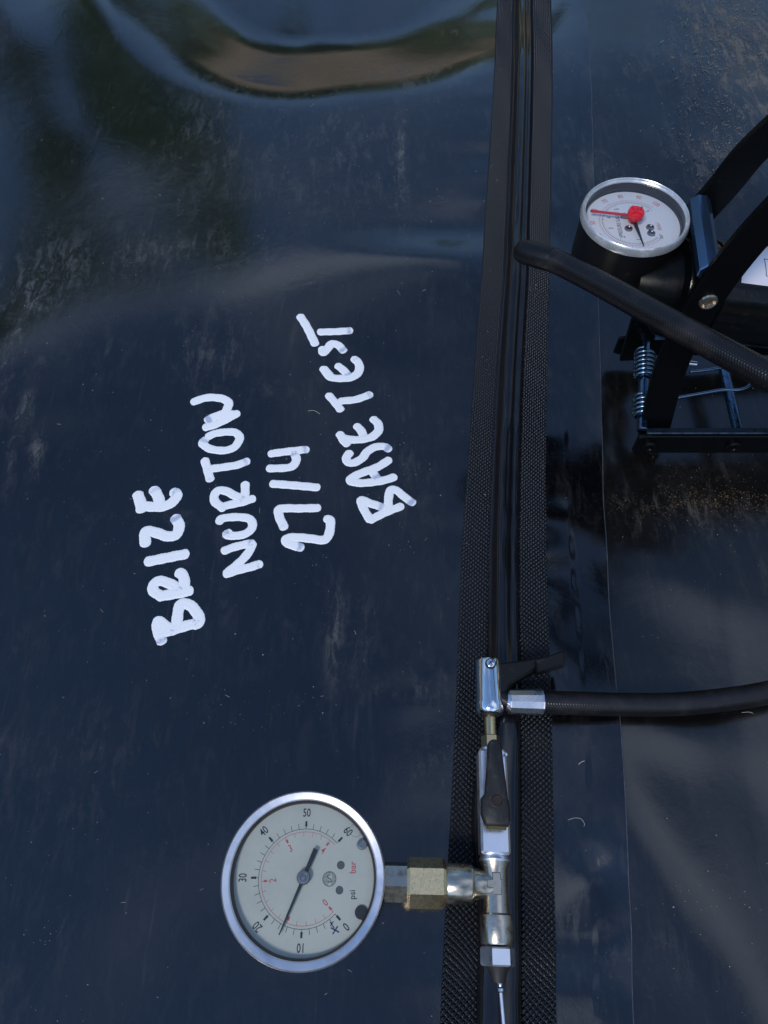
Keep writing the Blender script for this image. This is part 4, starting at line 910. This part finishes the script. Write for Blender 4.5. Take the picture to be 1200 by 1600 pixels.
# ---------------------------------------------------------------- dust, grit, fibres
def specks():
    rng = np.random.RandomState(21)
    def heap(name, pts, sizes, m, label):
        V = []; F = []
        for (x, y), s in zip(pts, sizes):
            k = len(V); e = float(smoothcx(4, y)); zb = float(LH(x, y)) + (1.0 if x < e - 3 else 0.0)
            bl = float(smoothcx(0, y)); br_ = float(smoothcx(3, y)); t0 = float(smoothcx(1, y)); t1 = float(smoothcx(2, y))
            if t0 < x < t1: continue
            if bl < x < br_: zb += 1.2
            a = rng.uniform(0, 6.28); el = rng.uniform(1, 1.9)
            for t in (0, 2.1, 4.2): V.append((x + s * el * math.cos(a + t) * .5, y + s * math.sin(a + t) * .5, zb))
            V.append((x, y, zb + s * .55)); F += [(k, k + 1, k + 3), (k + 1, k + 2, k + 3), (k + 2, k, k + 3)]
        o = mk(name, V, F, m, None, smooth=False); tag(o, label, 'dust', kind='stuff')
    pts = [(rng.uniform(-260, 330), rng.uniform(-30, 640)) for _ in range(1700)]
    for _ in range(26):   # little clusters
        c = (rng.uniform(-200, 260), rng.uniform(-10, 420))
        pts += [(c[0] + rng.normal(0, 5), c[1] + rng.normal(0, 5)) for _ in range(12)]
    heap('dust_specks', pts, np.abs(rng.normal(0, .17, len(pts))) + .13, M_speck, 'tiny pale dust specks scattered over the black sheet')
    pts = []
    for _ in range(900):
        p = U(rng.normal(1130, 75), rng.normal(778, 16), 0); pts.append((p[0], p[1]))
    for _ in range(260):
        p = U(rng.normal(1050, 70), rng.normal(755, 38), 0); pts.append((p[0], p[1]))
    heap('grit', pts, np.abs(rng.normal(0, .13, len(pts))) + .11, M_grit, 'fine orange grit spilled in front of the foot pump')
    # flat flakes of dried mud and straw in the far right corner
    V = []; F = []
    for _ in range(1900):
        if rng.rand() < .7: px_, py_ = 1060 + 140 * rng.rand() ** .6 + rng.normal(0, 25), rng.normal(60, 50)
        else: px_, py_ = rng.normal(1150, 45), rng.normal(210, 45)
        if px_ < 960: continue
        x, y = U(px_, py_, 0)[:2]; k = len(V); a = rng.normal(.9, .6); L = rng.uniform(.25, 1.5) * (2.2 if rng.rand() < .15 else 1.); w = rng.uniform(.08, .45); m_ = 8; zb = float(LH(x, y)) + .25
        for j in range(m_):
            t = 6.283 * j / m_; q = rng.uniform(.25, 1.3); u_, v_ = L * q * math.cos(t), w * q * math.sin(t); V.append((x + u_ * math.cos(a) - v_ * math.sin(a), y + u_ * math.sin(a) + v_ * math.cos(a), zb))
        F.append(tuple(range(k, k + m_)))
    o = mk('dirt_flakes', V, F, mat('dried_mud', (.05, .042, .032), .9, var=((.30, .245, .17), 90, .35, .7)), None, smooth=False); tag(o, 'brown flakes of dried mud and straw on the sheet beyond the foot pump', 'dirt', kind='stuff')
    # fibres
    mb = MB()
    def fib(P, r=.13):
        Q = []
        for x, y in P:
            p = U(x, y, 0); Q.append((p[0], p[1], float(LH(p[0], p[1])) + 1.25))
        mb.add(*g_tube(Q, r, 6, .5))
    fib([(885, 1283), (895, 1280), (905, 1282), (910, 1290), (909, 1293)], .07); fib([(900, 1198), (905, 1194), (909, 1193)], .11)
    fib([(1158, 1114), (1170, 1113), (1176, 1115)], .08); fib([(481, 641), (490, 640), (500, 645)], .1)
    for _ in range(20):
        x, y = rng.uniform(20, 690), rng.uniform(150, 1580); a = rng.uniform(0, 3.1); L = rng.uniform(3, 9)
        fib([(x, y), (x + L * math.cos(a) * .5 + rng.uniform(-1, 1), y + L * math.sin(a) * .5), (x + L * math.cos(a), y + L * math.sin(a))], rng.uniform(.03, .06))
    o = mb.build('fibres', M_speck, None); tag(o, 'short pale fibres and straw bits lying on the black sheet', 'fibres', kind='stuff')
specks()
